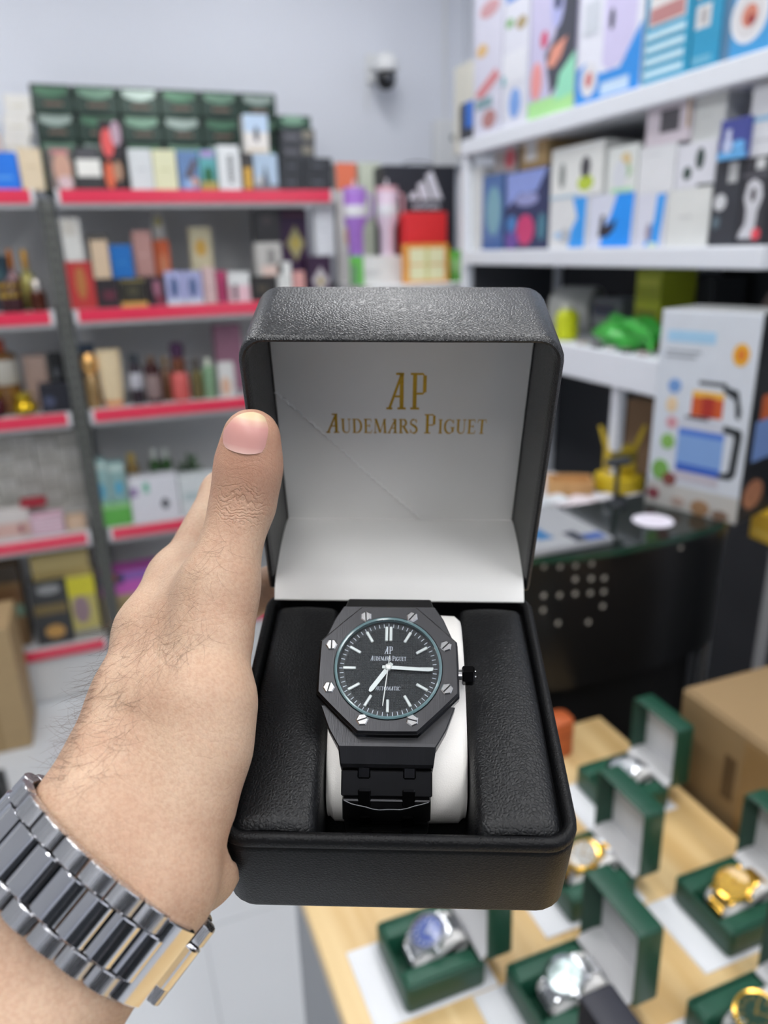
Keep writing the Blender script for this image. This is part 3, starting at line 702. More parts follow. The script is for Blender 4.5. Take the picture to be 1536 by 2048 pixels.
for k in range(len(bd)): l = bd[(k+1) % len(bd)]; fs.append((bd[k], n0+bd[k], n0+l, l))
nl, nt, b = base_mat('fingernail'); N, L = nt.nodes.new, nt.links.new
tc = N('ShaderNodeTexCoord'); dp = N('ShaderNodeVectorMath'); dp.operation = 'DOT_PRODUCT'; L(tc.outputs['Object'], dp.inputs[0]); aw = RC @ axis; dp.inputs[1].default_value = tuple(aw)
s_lo = float(((CAM_POS+P[0, nu//2] @ RC.T)-HAND0) @ aw); s_hi = float(((CAM_POS+P[-1, nu//2] @ RC.T)-HAND0) @ aw)
mr = N('ShaderNodeMapRange'); mr.inputs[1].default_value = s_lo; mr.inputs[2].default_value = s_hi; L(dp.outputs['Value'], mr.inputs[0])
cr = N('ShaderNodeValToRGB'); L(mr.outputs[0], cr.inputs[0]); e = cr.color_ramp.elements
e[0].position = 0.0; e[0].color = srgb(228, 190, 178); e[1].position = 1.0; e[1].color = srgb(212, 192, 154)
for pos, c_ in ((0.07, (222, 178, 168)), (0.2, (212, 156, 148)), (0.70, (208, 150, 142)), (0.86, (214, 170, 150)), (0.92, (216, 192, 158))):
    q = e.new(pos); q.color = srgb(*c_)
L(cr.outputs[0], b.inputs['Base Color']); b.inputs['Roughness'].default_value = 0.38
nail = MB().add(vs, fs).build('thumb_nail', nl, person, True); nail['label'] = 'pink thumb nail with pale free edge'

# arm hair
def poly_pts(poly, n):
    poly = np.array(poly, float); lo, hi = poly.min(0), poly.max(0); out = []
    while len(out) < n:
        p = lo+(hi-lo)*rng.random(2); c = False; j = len(poly)-1
        for i in range(len(poly)):
            if (poly[i, 1] > p[1]) != (poly[j, 1] > p[1]) and p[0] < (poly[j, 0]-poly[i, 0])*(p[1]-poly[i, 1])/(poly[j, 1]-poly[i, 1])+poly[i, 0]: c = not c
            j = i
        if c: out.append(p)
    return np.array(out)
HB = MB()
def hairs(px, py, dirs, length, lift, curl):
    P, ok = trace(px, py); Gn = grad(P)
    for p, g, o, (dx, dy), ln in zip(P, Gn, ok, dirs, length):
        if not o: continue
        d = K([dx, -dy, 0.0]); d = d-g*(d @ g); d /= np.linalg.norm(d)+1e-9
        pts = []; q = p-g*0.0003; cur = d*(1-lift)+g*lift; side = np.cross(g, d)*rng.normal(0, curl)
        for s_ in range(6):
            pts.append(tuple((CAM_POS+RC @ q)-HAND0)); cur = cur+side*0.35-g*0.10*lift; cur /= np.linalg.norm(cur); q = q+cur*ln/5
            sd_ = float(sdf(q[None])[0])
            if sd_ < 0.00025: q = q+g*(0.0003-sd_)
        r = 0.000026
        HB.tube(pts, [r, r, r, r*.9, r*.7, r*.35], 3)
# on the back of the hand
pp = poly_pts([(470,1075),(430,1075),(360,1210),(250,1235),(205,1300),(140,1490),(125,1545),(190,1585),(260,1500),(330,1330),(420,1290),(410,1200)], 270)
an = np.radians(rng.normal(115, 22, len(pp))); hairs(pp[:, 0], pp[:, 1], np.stack([np.cos(an), np.sin(an)], 1), rng.uniform(.004, .011, len(pp)), 0.10, 1.5)
pp = poly_pts([(330,1200),(250,1250),(260,1320),(330,1345),(400,1310)], 70)
an = np.radians(rng.normal(60, 30, len(pp))); hairs(pp[:, 0], pp[:, 1], np.stack([np.cos(an), np.sin(an)], 1), rng.uniform(.006, .013, len(pp)), 0.10, 0.7)
# along the outline, standing off the skin
yy = rng.uniform(1235, 1565, 150); xl = np.interp(yy, [1210, 1280, 1380, 1450, 1560], [238, 208, 184, 158, 118]) + rng.uniform(2, 14, 150)
an = np.radians(rng.normal(112, 24, 150)); hairs(xl, yy, np.stack([np.cos(an), np.sin(an)], 1), rng.uniform(.006, .013, 150), 0.55, 1.1)
hair = HB.build('arm_hair', mat('body_hair', (92, 68, 56), 0.5, var=0.1), person); hair['kind'] = 'stuff'

# ------------------------------------------------------------------ steel bracelet on the wrist
bc = K(J(184, 1772, .2075)); axv = (J(63,1925,.2015)-J(242,1707,.211)); axv /= np.linalg.norm(axv)
e1 = K([.73, -.69, 0]); e1 -= axv*(e1 @ axv); e1 /= np.linalg.norm(e1); e2 = np.cross(axv, e1)          # e2 towards or away from the lens
BM = Matrix.Identity(4)
for i in range(3):
    BM[i][0], BM[i][1], BM[i][2], BM[i][3] = e1[i], e2[i], axv[i], bc[i]
near_sign = 1.0 if e2[2] > 0 else -1.0
br = thing('wrist_bracelet', 'polished steel link bracelet worn round the wrist, folding clasp showing', 'bracelet', MCAM @ BM)
EA, EB = 0.0322, 0.0224
NE = 2000; ang = np.linspace(0, 2*PI, NE+1); ex, ey = EA*np.cos(ang), EB*np.sin(ang)
es = np.concatenate([[0], np.cumsum(np.hypot(np.diff(ex), np.diff(ey)))])
def on_band(s_):
    q = np.interp(s_ % es[-1], es, ang); return q
def link_mesh(name, w, t, pw, top=0.0009):
    n = 9; prof = [(-w/2+w*i/(n-1), t/2 + top*(math.sqrt(max(0, 1-((i/(n-1)-.5)*1.9)**2))-0.55)) for i in range(n)]
    prof += [(w/2, -t/2), (-w/2, -t/2)]
    c = 0.0003
    mb = MB().loft([[(x*(1-2*c/w), y-(c if i < n else 0), -pw/2) for i, (x, y) in enumerate(prof)], [(x, y, -pw/2+c) for x, y in prof], [(x, y, pw/2-c) for x, y in prof], [(x*(1-2*c/w), y-(c if i < n else 0), pw/2) for i, (x, y) in enumerate(prof)]])
    return mb.mesh(name, True)
pol = brushed('steel_polished', (222, 222, 226), 0.10, (1, 1, 30), 60, 1.0, 0.05); bru = brushed('steel_brushed', (205, 205, 208), 0.26, (40, 40, 1), 60, 1.0, 0.25)
NL = 20; pt = es[-1]/NL; BWID = 0.0226
cme = link_mesh('center_link', pt*0.96, 0.0030, 0.0118, 0.0024); ome = link_mesh('outer_link', pt*0.95, 0.0030, 0.0052, 0.0020)
clm = link_mesh('clasp_plate', pt*1.15, 0.0032, BWID-0.001, 0.0010)
cme.materials.append(pol); ome.materials.append(bru); clm.materials.append(pol)
def band_mat(s_, z=0.0, out=0.0):
    q = on_band(s_); tx, ty = -EA*math.sin(q), EB*math.cos(q); l = math.hypot(tx, ty); tx /= l; ty /= l
    nx, ny = ty, -tx
    return Matrix(((-tx, nx, 0, EA*math.cos(q)+nx*out), (-ty, ny, 0, EB*math.sin(q)+ny*out), (0, 0, 1, z), (0, 0, 0, 1))) if (-tx*ny+ty*nx) > 0 else Matrix(((tx, nx, 0, EA*math.cos(q)+nx*out), (ty, ny, 0, EB*math.sin(q)+ny*out), (0, 0, 1, z), (0, 0, 0, 1)))
s_cl = float(np.interp((PI*0.24 if near_sign > 0 else 2*PI-PI*0.24), ang, es))
for k in range(NL):
    s_ = s_cl + (k+0.5)*pt
    if k not in (NL-1,):
        o = put('center_link', cme, None, br, band_mat(s_))
    for z in (-1, 1):
        if k in (NL-2, NL-1): continue
        o = put('outer_link', ome, None, br, band_mat(s_+pt*0.5, z*(0.0118/2+0.0052/2+0.00015)))
put('clasp_plate', clm, None, br, band_mat(s_cl, 0, 0.0004)).__setitem__('label', 'plain polished folding clasp')
MB().box(-pt*0.3, pt*0.3, -0.0022, 0.0, -BWID*0.56, BWID*0.56, 0.0008).build('clasp_button', bru, br, M=band_mat(s_cl+pt*0.2, 0, -0.0002))

# ------------------------------------------------------------------ shop fittings: red-edged gondola shelving along the back wall
steel_grey = mat('shelf_grey', (196, 197, 199), 0.45, 0.1, 0.03, bump=0.05)
back_grey = mat('shelf_back', (224, 225, 226), 0.5, 0.0, 0.03)
strip_red = mat('price_strip_red', (232, 62, 92), 0.18, 0.0, 0.03, spec=0.7)
white_cap = mat('strip_end_white', (225, 225, 228), 0.4)
post_m = mat('post_grey', (100, 102, 98), 0.5, 0.2, 0.05); slot_m = mat('post_slot', (52, 54, 52), 0.7)
YS = 2.59
SHELF = {1: 1.690, 2: 1.345, 3: 1.028, 4: 0.617, 5: 0.212}
def gondola(name, label, x0, x1, levels):
    g = thing(name, label, 'shelving', T((x0+x1)/2, YS+0.2, 0))
    ox, oy = -(x0+x1)/2, -(YS+0.2)
    MB().box(x0+ox, x1+ox, 2.955+oy, 2.985+oy, 0.02, 1.675, 0.002).build('back_panel', back_grey, g)
    for lv in levels:
        z = SHELF[lv]
        sh_ = MB(); sh_.box(x0+ox, x1+ox, YS+0.006+oy, 2.955+oy, z-0.016, z, 0.002); sh_.box(x0+ox, x1+ox, YS+0.004+oy, YS+0.016+oy, z-0.050, z-0.002, 0.001)
        so = sh_.build('shelf', steel_grey, g)
        MB().box(x0+0.012+ox, x1-0.012+ox, YS-0.002+oy, YS+0.0035+oy, z-0.037, z+0.001, 0.0012).build('price_strip', strip_red, so)
        for xa in (x0, x1-0.0115): MB().box(xa+ox, xa+0.0115+ox, YS-0.003+oy, YS+0.0035+oy, z-0.038, z+0.002, 0.001).build('strip_end', white_cap, so)
    MB().box(x0+ox, x1+ox, YS+0.01+oy, YS+0.025+oy, 0.005, 0.162, 0.002).build('kick_plate', back_grey, g)
    return g
gondola('gondola_shelving', 'red-edged shelving bay holding rows of perfume cartons', -0.042, 0.820, (1, 2, 3, 4, 5))
gondola('gondola_shelving', 'red-edged shelving bay at the left edge with perfume bottles', -1.000, -0.100, (1, 2, 3, 4, 5))
po = thing('shelf_upright', 'dark slotted steel upright between the two red-edged bays', 'shelf post', T(-0.071, YS+0.045, 0))
MB().box(-0.022, 0.022, -0.02, 0.02, 0.0, 1.665, 0.003).build('post', post_m, po)
sl_ = MB().box(-0.004, 0.004, -0.001, 0.0005, -0.010, 0.010).mesh('slot'); sl_.materials.append(slot_m)
for i in range(46):
    for s_ in (-1, 1): put('slot', sl_, None, po, T(s_*0.010, -0.0202, 0.16+i*0.0325))

# ------------------------------------------------------------------ cartons
LAST = {}
def decals(o, w, h, ds, side='front', depth=None):
    """flat print on the face: shapes in fractions of the face"""
    for d in ds:
        kind, u0, v0, u1, v1, col = d[:6]
        x0, x1, z0, z1 = -w/2+u0*w, -w/2+u1*w, v0*h, v1*h
        if kind == 'r': pts = [(x0, z0), (x1, z0), (x1, z1), (x0, z1)]
        elif kind == 'd': pts = [((x0+x1)/2, z0), (x1, (z0+z1)/2), ((x0+x1)/2, z1), (x0, (z0+z1)/2)]
        elif kind == 't': pts = [(x0, z0), (x1, z0), ((x0+x1)/2, z1)]
        elif kind == 'e': pts = [((x0+x1)/2+(x1-x0)/2*math.cos(2*PI*i/18), (z0+z1)/2+(z1-z0)/2*math.sin(2*PI*i/18)) for i in range(18)]
        elif kind == 'p': pts = [(-w/2+a*w, b_*h) for a, b_ in d[6]]
        lift = 0.0004*(1+ds.index(d)*0.4)
        if side == 'front': loops = [[(x, -0.0001, z) for x, z in pts], [(x, -lift, z) for x, z in pts]]
        elif side == 'right': loops = [[(w/2+0.0001, (x+w/2)/w*depth, z) for x, z in pts], [(w/2+lift, (x+w/2)/w*depth, z) for x, z in pts]]
        elif side == 'left': loops = [[(-w/2-0.0001, (w/2-x)/w*depth, z) for x, z in pts], [(-w/2-lift, (w/2-x)/w*depth, z) for x, z in pts]]
        MB().loft(loops).build('printed_patch', paint(col, 0.4), o)
def carton(key, label, plane, xl, xr, yt, zb, depth, col, ds=(), cat='box', name='carton', group=None, pv=None, rough=0.42, tuck=True, yref=None, ztop=None):
    """a carton standing on zb; left, right and top from the photograph on the plane of its front face"""
    if isinstance(zb, str): zb = LAST[zb]
    ax, v = (1, pv if pv is not None else YS+0.03) if plane == 'L' else (0, pv if pv is not None else 1.125)
    # height first (mid-line), then the width at half height
    zt_ = ztop if ztop is not None else pl((xl+xr)/2, yt, ax, v)[2]; h = zt_-zb
    def at(px):
        y = 1000.0
        lo, hi = -600.0, 2600.0
        for _ in range(40):
            m_ = (lo+hi)/2
            if pl(px, m_, ax, v)[2] > zb+h*0.5: lo = m_
            else: hi = m_
        return pl(px, lo, ax, v)
    a, b_ = at(xl), at(xr)
    if plane == 'L':
        w = b_[0]-a[0]-0.0012; M_ = T((a[0]+b_[0])/2, v, zb)
    else:
        w = a[1]-b_[1]-0.0012; M_ = T(v, (a[1]+b_[1])/2, zb) @ RZ(-PI/2)
    o = MB().box(-w/2, w/2, 0, depth, 0, h, 0.0012).build(name, paint(col, rough))
    o.matrix_world = M_; tag(o, label, cat, group)
    if tuck: MB().box(-w/2+0.002, w/2-0.002, 0.001, depth*0.98, h-0.00005, h+0.0006).build('tuck_flap', paint(tuple(min(255, c+4) for c in col), rough), o)
    decals(o, w, h, list(ds))
    LAST[key] = zb+h+0.0006
    return o
S1, S2, S3, S4, S5 = [SHELF[i]+0.0004 for i in range(1, 6)]

# top shelf, back: wall of dark green gift tins
GT = []
rows_z = None
v = YS+0.235
zr = [pl(300, y, 1, v)[2] for y in (176, 228, 279)]
xs = [pl(x, 230, 1, v)[0] for x in (66, 150, 240, 322, 402, 480, 554)]
hrow = (zr[0]-S1)/4
tin_m = mat('tin_dark_green', (56, 74, 66), 0.22, 0.3, 0.3, 25); tin_b = mat('tin_black', (48, 54, 54), 0.25, 0.2, 0.2, 25)
rown = ['bottom', 'second', 'third', 'top']; coln = ['leftmost', 'second', 'third', 'fourth', 'fifth', 'rightmost']
for r in range(4):
    for c_ in range(6):
        x0, x1 = xs[c_]+0.001, xs[c_+1]-0.001; w = x1-x0; h = hrow-0.001
        lb = 'dark green glossy gift tin, %s row, %s column of the big stack' % (rown[r], coln[c_])
        t_ = thing('gift_tin', lb, 'tin', T((x0+x1)/2, v, S1+r*hrow), 'stacked green gift tins on the top shelf')
        MB().box(-w/2, w/2, 0.002, 0.12, 0, h*0.72, 0.003).build('tin_body', tin_m, t_)
        MB().box(-w/2-0.0006, w/2+0.0006, 0, 0.122, h*0.68, h, 0.004).build('tin_lid', tin_b if (c_+r) % 3 == 0 else tin_m, t_)
        gl = [(84, 122, 98), (118, 150, 130), (160, 176, 168)][(c_+r) % 3]
        MB().loft([[(-w*0.40+w*0.8*i/10, q, h*0.70-h*0.20*math.sin(PI*i/10)) for i in range(11)] + [(w*0.40-w*0.8*i/10, q, h*0.92-h*0.03*math.sin(PI*i/10)) for i in range(11)] for q in (-0.0002, -0.0012)]).build('gloss_swoosh', mat('swoosh_%d' % ((c_+r) % 3), gl, 0.2, 0.4, 0.25, 60), t_)  # arc print, with glossy highlights painted into its pale colours
        MB().box(-w*0.2, w*0.25, 0.0004, 0.0015, h*0.25, h*0.36).build('printed_line', paint((120, 96, 84)), t_)

P_ = carton
WHT, BLK = (226, 228, 230), (34, 35, 38)
# top shelf, left bay
for i in range(4):
    y0_, y1_ = 160+i*33, 0
    P_('wl%d' % i, 'white tissue carton, %s of four at the left end of the top shelf' % ['lowest', 'second lowest', 'second highest', 'highest'][i], 'L', 8, 62, 0, S1 if i == 0 else 'wl%d' % (i-1), 0.10, (228, 226, 220), [('r', .25, .4, .75, .5, (205, 200, 180))] + ([('r', 0, 0, 1, .25, (196, 172, 96))] if i == 0 else []), 'box', 'tissue_carton', 'white cartons at the left of the top shelf', pv=YS+0.16, ztop=S1+(0.105 if i == 0 else 0.105+0.056*i))
P_('pkl', 'thin pale pink carton at the left edge of the top shelf', 'L', -14, 8, 268, S1, 0.05, (226, 200, 190), [('r', .1, .1, .9, .2, (214, 180, 170))], pv=YS+0.10)
P_('blue1', 'bright blue flat carton at the left edge of the top shelf', 'L', -30, 38, 304, S1, 0.05, (20, 118, 226), [('r', .3, .3, .8, .38, (90, 165, 240))])
P_('bei1', 'beige tall carton beside the bright blue one on the top shelf', 'L', 40, 86, 297, S1, 0.05, (224, 206, 176), [('r', .25, .55, .75, .6, (206, 186, 152))])
# top shelf, right bay, front row
P_('a1', 'carton with pink bottle picture beside the upright, top shelf', 'L', 97, 146, 296, S1, 0.05, (120, 108, 104), [('e', .2, .1, .95, .92, (204, 160, 140)), ('r', .2, .86, .9, .96, (196, 130, 132)), ('e', .3, .02, .95, .35, (214, 188, 192))])
P_('a2', 'black carton with big white label on the top shelf', 'L', 150, 204, 294, S1, 0.05, (50, 51, 54), [('r', .06, .32, .96, .72, (236, 236, 230)), ('r', .1, .8, .9, .9, (96, 96, 102))])
P_('a3', 'black carton with orange figure under the red one, top shelf', 'L', 207, 254, 320, S1, 0.05, (40, 36, 36), [('e', .05, .05, .5, .95, (222, 106, 72)), ('e', .45, .3, .85, .98, (176, 138, 112))])
P_('a4', 'black carton with red figure stacked on another, top shelf', 'L', 200, 248, 240, 'a3', 0.05, (38, 32, 38), [('e', .02, .05, .55, .8, (228, 92, 92)), ('e', .45, .35, .9, .98, (188, 160, 176))])
P_('a5', 'pale grey-white plain carton on the top shelf', 'L', 259, 306, 298, S1, 0.05, (216, 220, 222), [('r', .3, .5, .7, .54, (190, 194, 198))])
P_('a6', 'pale yellow carton beside the grey-white one, top shelf', 'L', 307, 354, 300, S1, 0.05, (226, 226, 190), [('r', .3, .5, .7, .54, (200, 200, 150))])
P_('a7', 'blue carton with a reclining figure, top shelf', 'L', 356, 398, 302, S1, 0.05, (104, 136, 182), [('p', 0, 0, 0, 0, (92, 70, 60), [(.3, .35), (.75, .8), (.95, .75), (.6, .3)]), ('e', .25, .0, .7, .3, (150, 180, 222)), ('e', .6, .1, .95, .35, (206, 160, 140))])
P_('a8', 'teal carton with green and gold picture, top shelf', 'L', 399, 434, 300, S1, 0.05, (96, 170, 176), [('e', .2, .1, .8, .6, (40, 104, 70)), ('r', 0, 0, 1, .22, (176, 158, 84)), ('r', .1, .82, .9, .98, (172, 150, 206))])
P_('a9', 'white carton with vertical black lettering, top shelf', 'L', 436, 481, 291, S1, 0.05, (226, 230, 232), [('r', .45, .18+.09*i, .68, .18+.09*i+.055, (70, 74, 78)) for i in range(7)])
P_('a10', 'narrow black carton with gold window, top shelf', 'L', 483, 506, 306, S1, 0.05, (64, 62, 62), [('r', .2, .05, .9, .62, (214, 170, 72))])
P_('a11', 'sky-blue city carton under the white one, top shelf', 'L', 508, 556, 308, S1, 0.05, (178, 200, 222), [('t', .3, .05, .65, .75, (80, 84, 96)), ('r', .0, .0, 1, .16, (120, 122, 126)), ('e', .05, .15, .35, .4, (206, 206, 206))])
P_('a12', 'white and sky-blue carton with dark bottle, perched highest in the front row', 'L', 488, 537, 229, 'a11', 0.05, (232, 228, 224), [('r', 0, .55, 1, 1, (190, 212, 236)), ('e', .4, .3, .6, .7, (50, 56, 78)), ('r', .1, .03, .9, .12, (214, 200, 176))])
for i, (xl, xr, yt, zb, nm) in enumerate([(560, 606, 346, S1, 'lower left'), (607, 664, 346, S1, 'lower right'), (560, 606, 318, 'b0', 'upper left'), (607, 664, 316, 'b1', 'upper right')]):
    P_('b%d' % i, 'black carton, %s of the four at the right end of the top shelf' % nm, 'L', xl, xr, yt, zb, 0.06, (52, 55, 60), [('r', .3, .4, .7, .55, (96, 100, 108))], group='black cartons at the right end of the top shelf')
for i, yt in enumerate((318, 288, 258)):
    P_('g%d' % i, 'dark grey carton, %s of the pile behind the black cartons' % ['lowest', 'middle', 'highest'][i], 'L', 562, 630, yt, S1 if i == 0 else 'g%d' % (i-1), 0.10, (72, 74, 80), [('r', .1, .3, .5, .6, (110, 110, 118)), ('r', .62, .3, .95, .9, (140, 136, 124))], pv=YS+0.17, group='dark grey cartons behind')
P_('g3', 'flat dark green tin on top of the dark grey pile', 'L', 556, 622, 232, 'g2', 0.10, (46, 78, 64), [('e', .1, .3, .8, 1, (130, 170, 146))], 'tin', 'gift_tin', pv=YS+0.17)
# second shelf, right bay
P_('c1', 'red carton with gold pattern beside the upright, second shelf', 'L', 136, 190, 523, S2, 0.06, (180, 52, 52), [('e', .3, .2, .7, .9, (176, 112, 62))])
P_('c2', 'white tall carton standing on the red one', 'L', 124, 164, 437, 'c1', 0.05, (206, 206, 202), [('r', .1, .6, .8, .95, (190, 186, 178))])
P_('c3', 'black carton with dark red letters, second shelf', 'L', 192, 238, 557, S2, 0.06, (38, 34, 38), [('r', .3, .25, .85, .6, (96, 44, 60))])
P_('c4', 'beige carton in a dark frame standing on the black one', 'L', 178, 220, 470, 'c3', 0.05, (74, 70, 64), [('r', .12, .0, .95, .88, (208, 184, 156))])
P_('c5', 'black and gold wide carton, second shelf', 'L', 240, 293, 556, S2, 0.06, (46, 44, 36), [('r', 0, 0, 1, .16, (210, 160, 78)), ('r', .05, .88, .95, .94, (150, 136, 76)), ('e', .3, .4, .7, .7, (74, 72, 52))])
P_('c6', 'cobalt blue carton standing on the black and gold one', 'L', 222, 266, 490, 'c5', 0.05, (18, 104, 180), [('r', .3, .45, .7, .5, (60, 140, 205))])
P_('c7', 'black carton with pink flowers, second shelf', 'L', 296, 330, 553, S2, 0.06, (46, 34, 42), [('e', .3, .3, .8, .9, (150, 96, 116)), ('e', .4, .0, .95, .35, (126, 50, 70))])
P_('c8', 'dusty pink carton standing behind the black floral one', 'L', 268, 306, 462, 'c7', 0.05, (178, 134, 128), [('r', .3, .45, .7, .5, (196, 156, 150))], pv=YS+0.05)
P_('c9', 'orange carton on the second shelf', 'L', 312, 344, 480, S2, 0.05, (206, 96, 50), [('e', .3, .3, .8, .8, (214, 140, 100))], pv=YS+0.10)
P_('c10', 'small white carton with gold dot standing on the orange one', 'L', 304, 328, 424, 'c9', 0.04, (176, 176, 172), [('e', .2, .45, .85, .85, (158, 150, 84))], pv=YS+0.11)
for i, x in enumerate((332, 369)):
    P_('d%d' % i, 'lilac carton with dark blue bottle picture, %s of the pair' % ['left', 'right'][i], 'L', x, x+36, 543, S2, 0.05, (168, 172, 214), [('e', .25, .2, .68, .85, (70, 92, 134)), ('r', 0, 0, 1, .14, (206, 214, 222))], group='pair of lilac cartons on the second shelf')
P_('e1', 'pale pink tall carton under the cream one, second shelf', 'L', 407, 432, 535, S2, 0.05, (206, 178, 178), [('r', .2, .4, .8, .45, (190, 160, 162))])
P_('e2', 'cream carton with gold emblem, second shelf', 'L', 384, 428, 455, S2, 0.05, (206, 198, 164), [('e', .2, .62, .75, .85, (206, 164, 76)), ('r', 0, 0, 1, .3, (204, 186, 170))], pv=YS+0.10)
P_('e3', 'narrow crimson carton, second shelf', 'L', 434, 455, 542, S2, 0.05, (172, 56, 100), [('r', .6, .1, .9, .7, (130, 36, 76))])
P_('e4', 'white carton with pink base and black bottle, second shelf', 'L', 457, 500, 545, S2, 0.05, (222, 224, 224), [('r', 0, 0, 1, .55, (228, 190, 200)), ('r', .2, .05, .4, .6, (70, 74, 76))])
P_('f1', 'black wide carton lying low on the second shelf', 'L', 506, 552, 552, S2, 0.05, (46, 44, 44), [('r', .2, .4, .6, .6, (90, 84, 70))])
P_('f2', 'light grey carton with grey bottle on top of the black wide one', 'L', 512, 564, 485, 'f1', 0.05, (188, 186, 182), [('r', .45, .35, .72, .8, (138, 136, 134)), ('r', .2, .0, .8, .3, (222, 196, 186))])
P_('f3', 'black carton standing on the light grey one', 'L', 509, 560, 420, 'f2', 0.05, (40, 40, 42), [('e', .35, .55, .65, .85, (66, 58, 60))])
P_('f4', 'small white carton in front of the purple ones, second shelf', 'L', 556, 584, 524, S2, 0.05, (226, 228, 226), [('r', .2, .5, .8, .56, (200, 204, 200))])
P_('f5', 'small pink carton in front of the purple ones, second shelf', 'L', 587, 611, 543, S2, 0.04, (220, 164, 160), [('r', .2, .5, .8, .56, (200, 140, 140))])
P_('f6', 'tall purple carton with gold diamond, left of the two', 'L', 562, 618, 418, S2, 0.05, (66, 38, 76), [('d', .2, .42, .88, .82, (186, 178, 130)), ('r', .1, .92, .9, .97, (110, 70, 90)), ('e', .4, .55, .68, .7, (214, 194, 96))], pv=YS+0.10)
P_('f7', 'low purple carton with silver diamond, right of the two', 'L', 616, 664, 512, S2, 0.05, (58, 36, 64), [('d', .15, .1, .9, .75, (196, 190, 196)), ('e', .4, .3, .65, .5, (176, 160, 80))])
P_('f8', 'plain white tall carton at the right end of the second shelf', 'L', 630, 669, 412, 'f7', 0.05, (222, 226, 232), [('r', .3, .5, .7, .53, (200, 204, 212))])
# second shelf, left bay; third shelf: bottles
def place(px, zb, v, ax=1):
    lo, hi = -600.0, 2600.0
    for _ in range(40):
        m_ = (lo+hi)/2
        if pl(px, m_, ax, v)[2] > zb: lo = m_
        else: hi = m_
    return pl(px, lo, ax, v)
def ztop_at(px, py, v, ax=1): return pl(px, py, ax, v)[2]
def bottle(label, px, yt, zb, wpx, parts, v=YS+0.06, group=None, cat='bottle', name='perfume_bottle', ax=1, n=20, sy=1.0):
    """parts: (name, [(radius fraction, height fraction) ...], colour, roughness, metal)"""
    p = place(px, zb, v, ax); h = ztop_at(px, yt, v, ax)-zb
    d = abs(ray(px, 700)[ax]); t_ = (v-CAM_POS[ax])/ray(px, yt)[ax]; w = wpx/F_PX*t_/2
    o = thing(name, label, cat, T(p[0], p[1]+w*0 if ax == 1 else p[1], zb), group)
    for nm, prof, col, ro, me_ in parts:
        MB().lathe([(max(r*w, 0.0005), z*h) for r, z in prof], n, sy=sy).build(nm, mat('gl_%d_%d_%d_%d_%d' % (*col, int(ro*100), int(me_*10)), col, ro, me_, 0.1, 40), o, True)
    return o
CAPB = [(.45, .70), (.45, .97), (.35, 1.0)]
BODY = [(.8, 0), (1, .04), (1, .56), (.6, .64), (.35, .66), (.35, .72)]
P_('la1', 'dark teal carton at the left edge of the second shelf', 'L', -30, 22, 512, S2, 0.05, (22, 52, 68), [('e', .4, .5, .8, .8, (60, 92, 100))], pv=YS+0.12)
bottle('amber bottle with orange stopper, back row of second shelf', 38, 498, S2, 24, [('glass_body', BODY, (150, 116, 120), .12, .2), ('stopper', CAPB, (196, 116, 30), .2, .5)], YS+0.13)
bottle('pale yellow bottle with gold stopper, back row of second shelf', 66, 500, S2, 28, [('glass_body', BODY, (176, 168, 96), .12, .2), ('stopper', CAPB, (212, 160, 66), .2, .5)], YS+0.13)
bottle('dark plum bottle with two gold rings, front of second shelf', 28, 560, S2, 46, [('glass_body', [(.85, 0), (1, .05), (1, .9), (.8, 1)], (66, 36, 40), .1, .3), ('gold_ring', [(.5, .45), (1.04, .47), (1.04, .62), (.5, .64)], (214, 176, 86), .15, 1.0), ('gold_ring', [(.5, .75), (1.04, .77), (1.04, .9), (.5, .92)], (206, 166, 80), .15, 1.0)], YS+0.05)
bottle('dark brown bottle with silver cap beside the upright, second shelf', 80, 560, S2, 32, [('glass_body', [(.85, 0), (1, .05), (1, .6), (.6, .66)], (84, 40, 26), .1, .3), ('silver_cap', [(.6, .6), (.6, .95), (.5, 1)], (214, 206, 196), .15, 1.0)], YS+0.05)
# third shelf, left bay
bottle('tall brown bottle with pale label and red cap, third shelf', 22, 676, S3, 58, [('glass_body', [(.9, 0), (1, .04), (1, .78), (.5, .84)], (126, 92, 56), .2, .2), ('pale_label', [(.99, .40), (1.02, .41), (1.02, .72), (.99, .73)], (178, 174, 164), .5, 0), ('cap', [(.4, .82), (.4, .98), (.3, 1)], (158, 70, 46), .3, 0)], YS+0.10)
P_('lb1', 'pale pink carton at the back of the third shelf', 'L', 52, 98, 712, S3, 0.05, (202, 174, 160), [('r', .3, .5, .7, .54, (180, 150, 140))], pv=YS+0.14)
P_('lb2', 'black carton with grey mark beside the upright, third shelf', 'L', 102, 132, 708, S3, 0.05, (34, 36, 38), [('e', .2, .55, .7, .75, (100, 104, 110))], pv=YS+0.12)
P_('lb3', 'navy black flat carton in front, third shelf', 'L', 80, 140, 768, S3, 0.06, (30, 32, 42), [('e', .1, .2, .5, .6, (70, 76, 100))])
bottle('gold flower-shaped bottle, front of third shelf', 53, 784, S3, 46, [('glass_body', [(.5, 0), (.95, .15), (1, .4), (.7, .62), (.3, .7)], (210, 176, 40), .16, .8), ('petal_cap', [(.3, .66), (.7, .74), (.75, .9), (.3, 1)], (222, 196, 66), .16, .8)], YS+0.05)
bottle('dark red round bottle with gold collar at the left edge, third shelf', -4, 780, S3, 38, [('glass_body', [(.6, 0), (1, .2), (1, .5), (.6, .7), (.4, .74)], (74, 20, 34), .1, .3), ('gold_collar', [(.4, .7), (.7, .76), (.7, .96), (.4, 1)], (190, 160, 60), .16, .9)], YS+0.05)
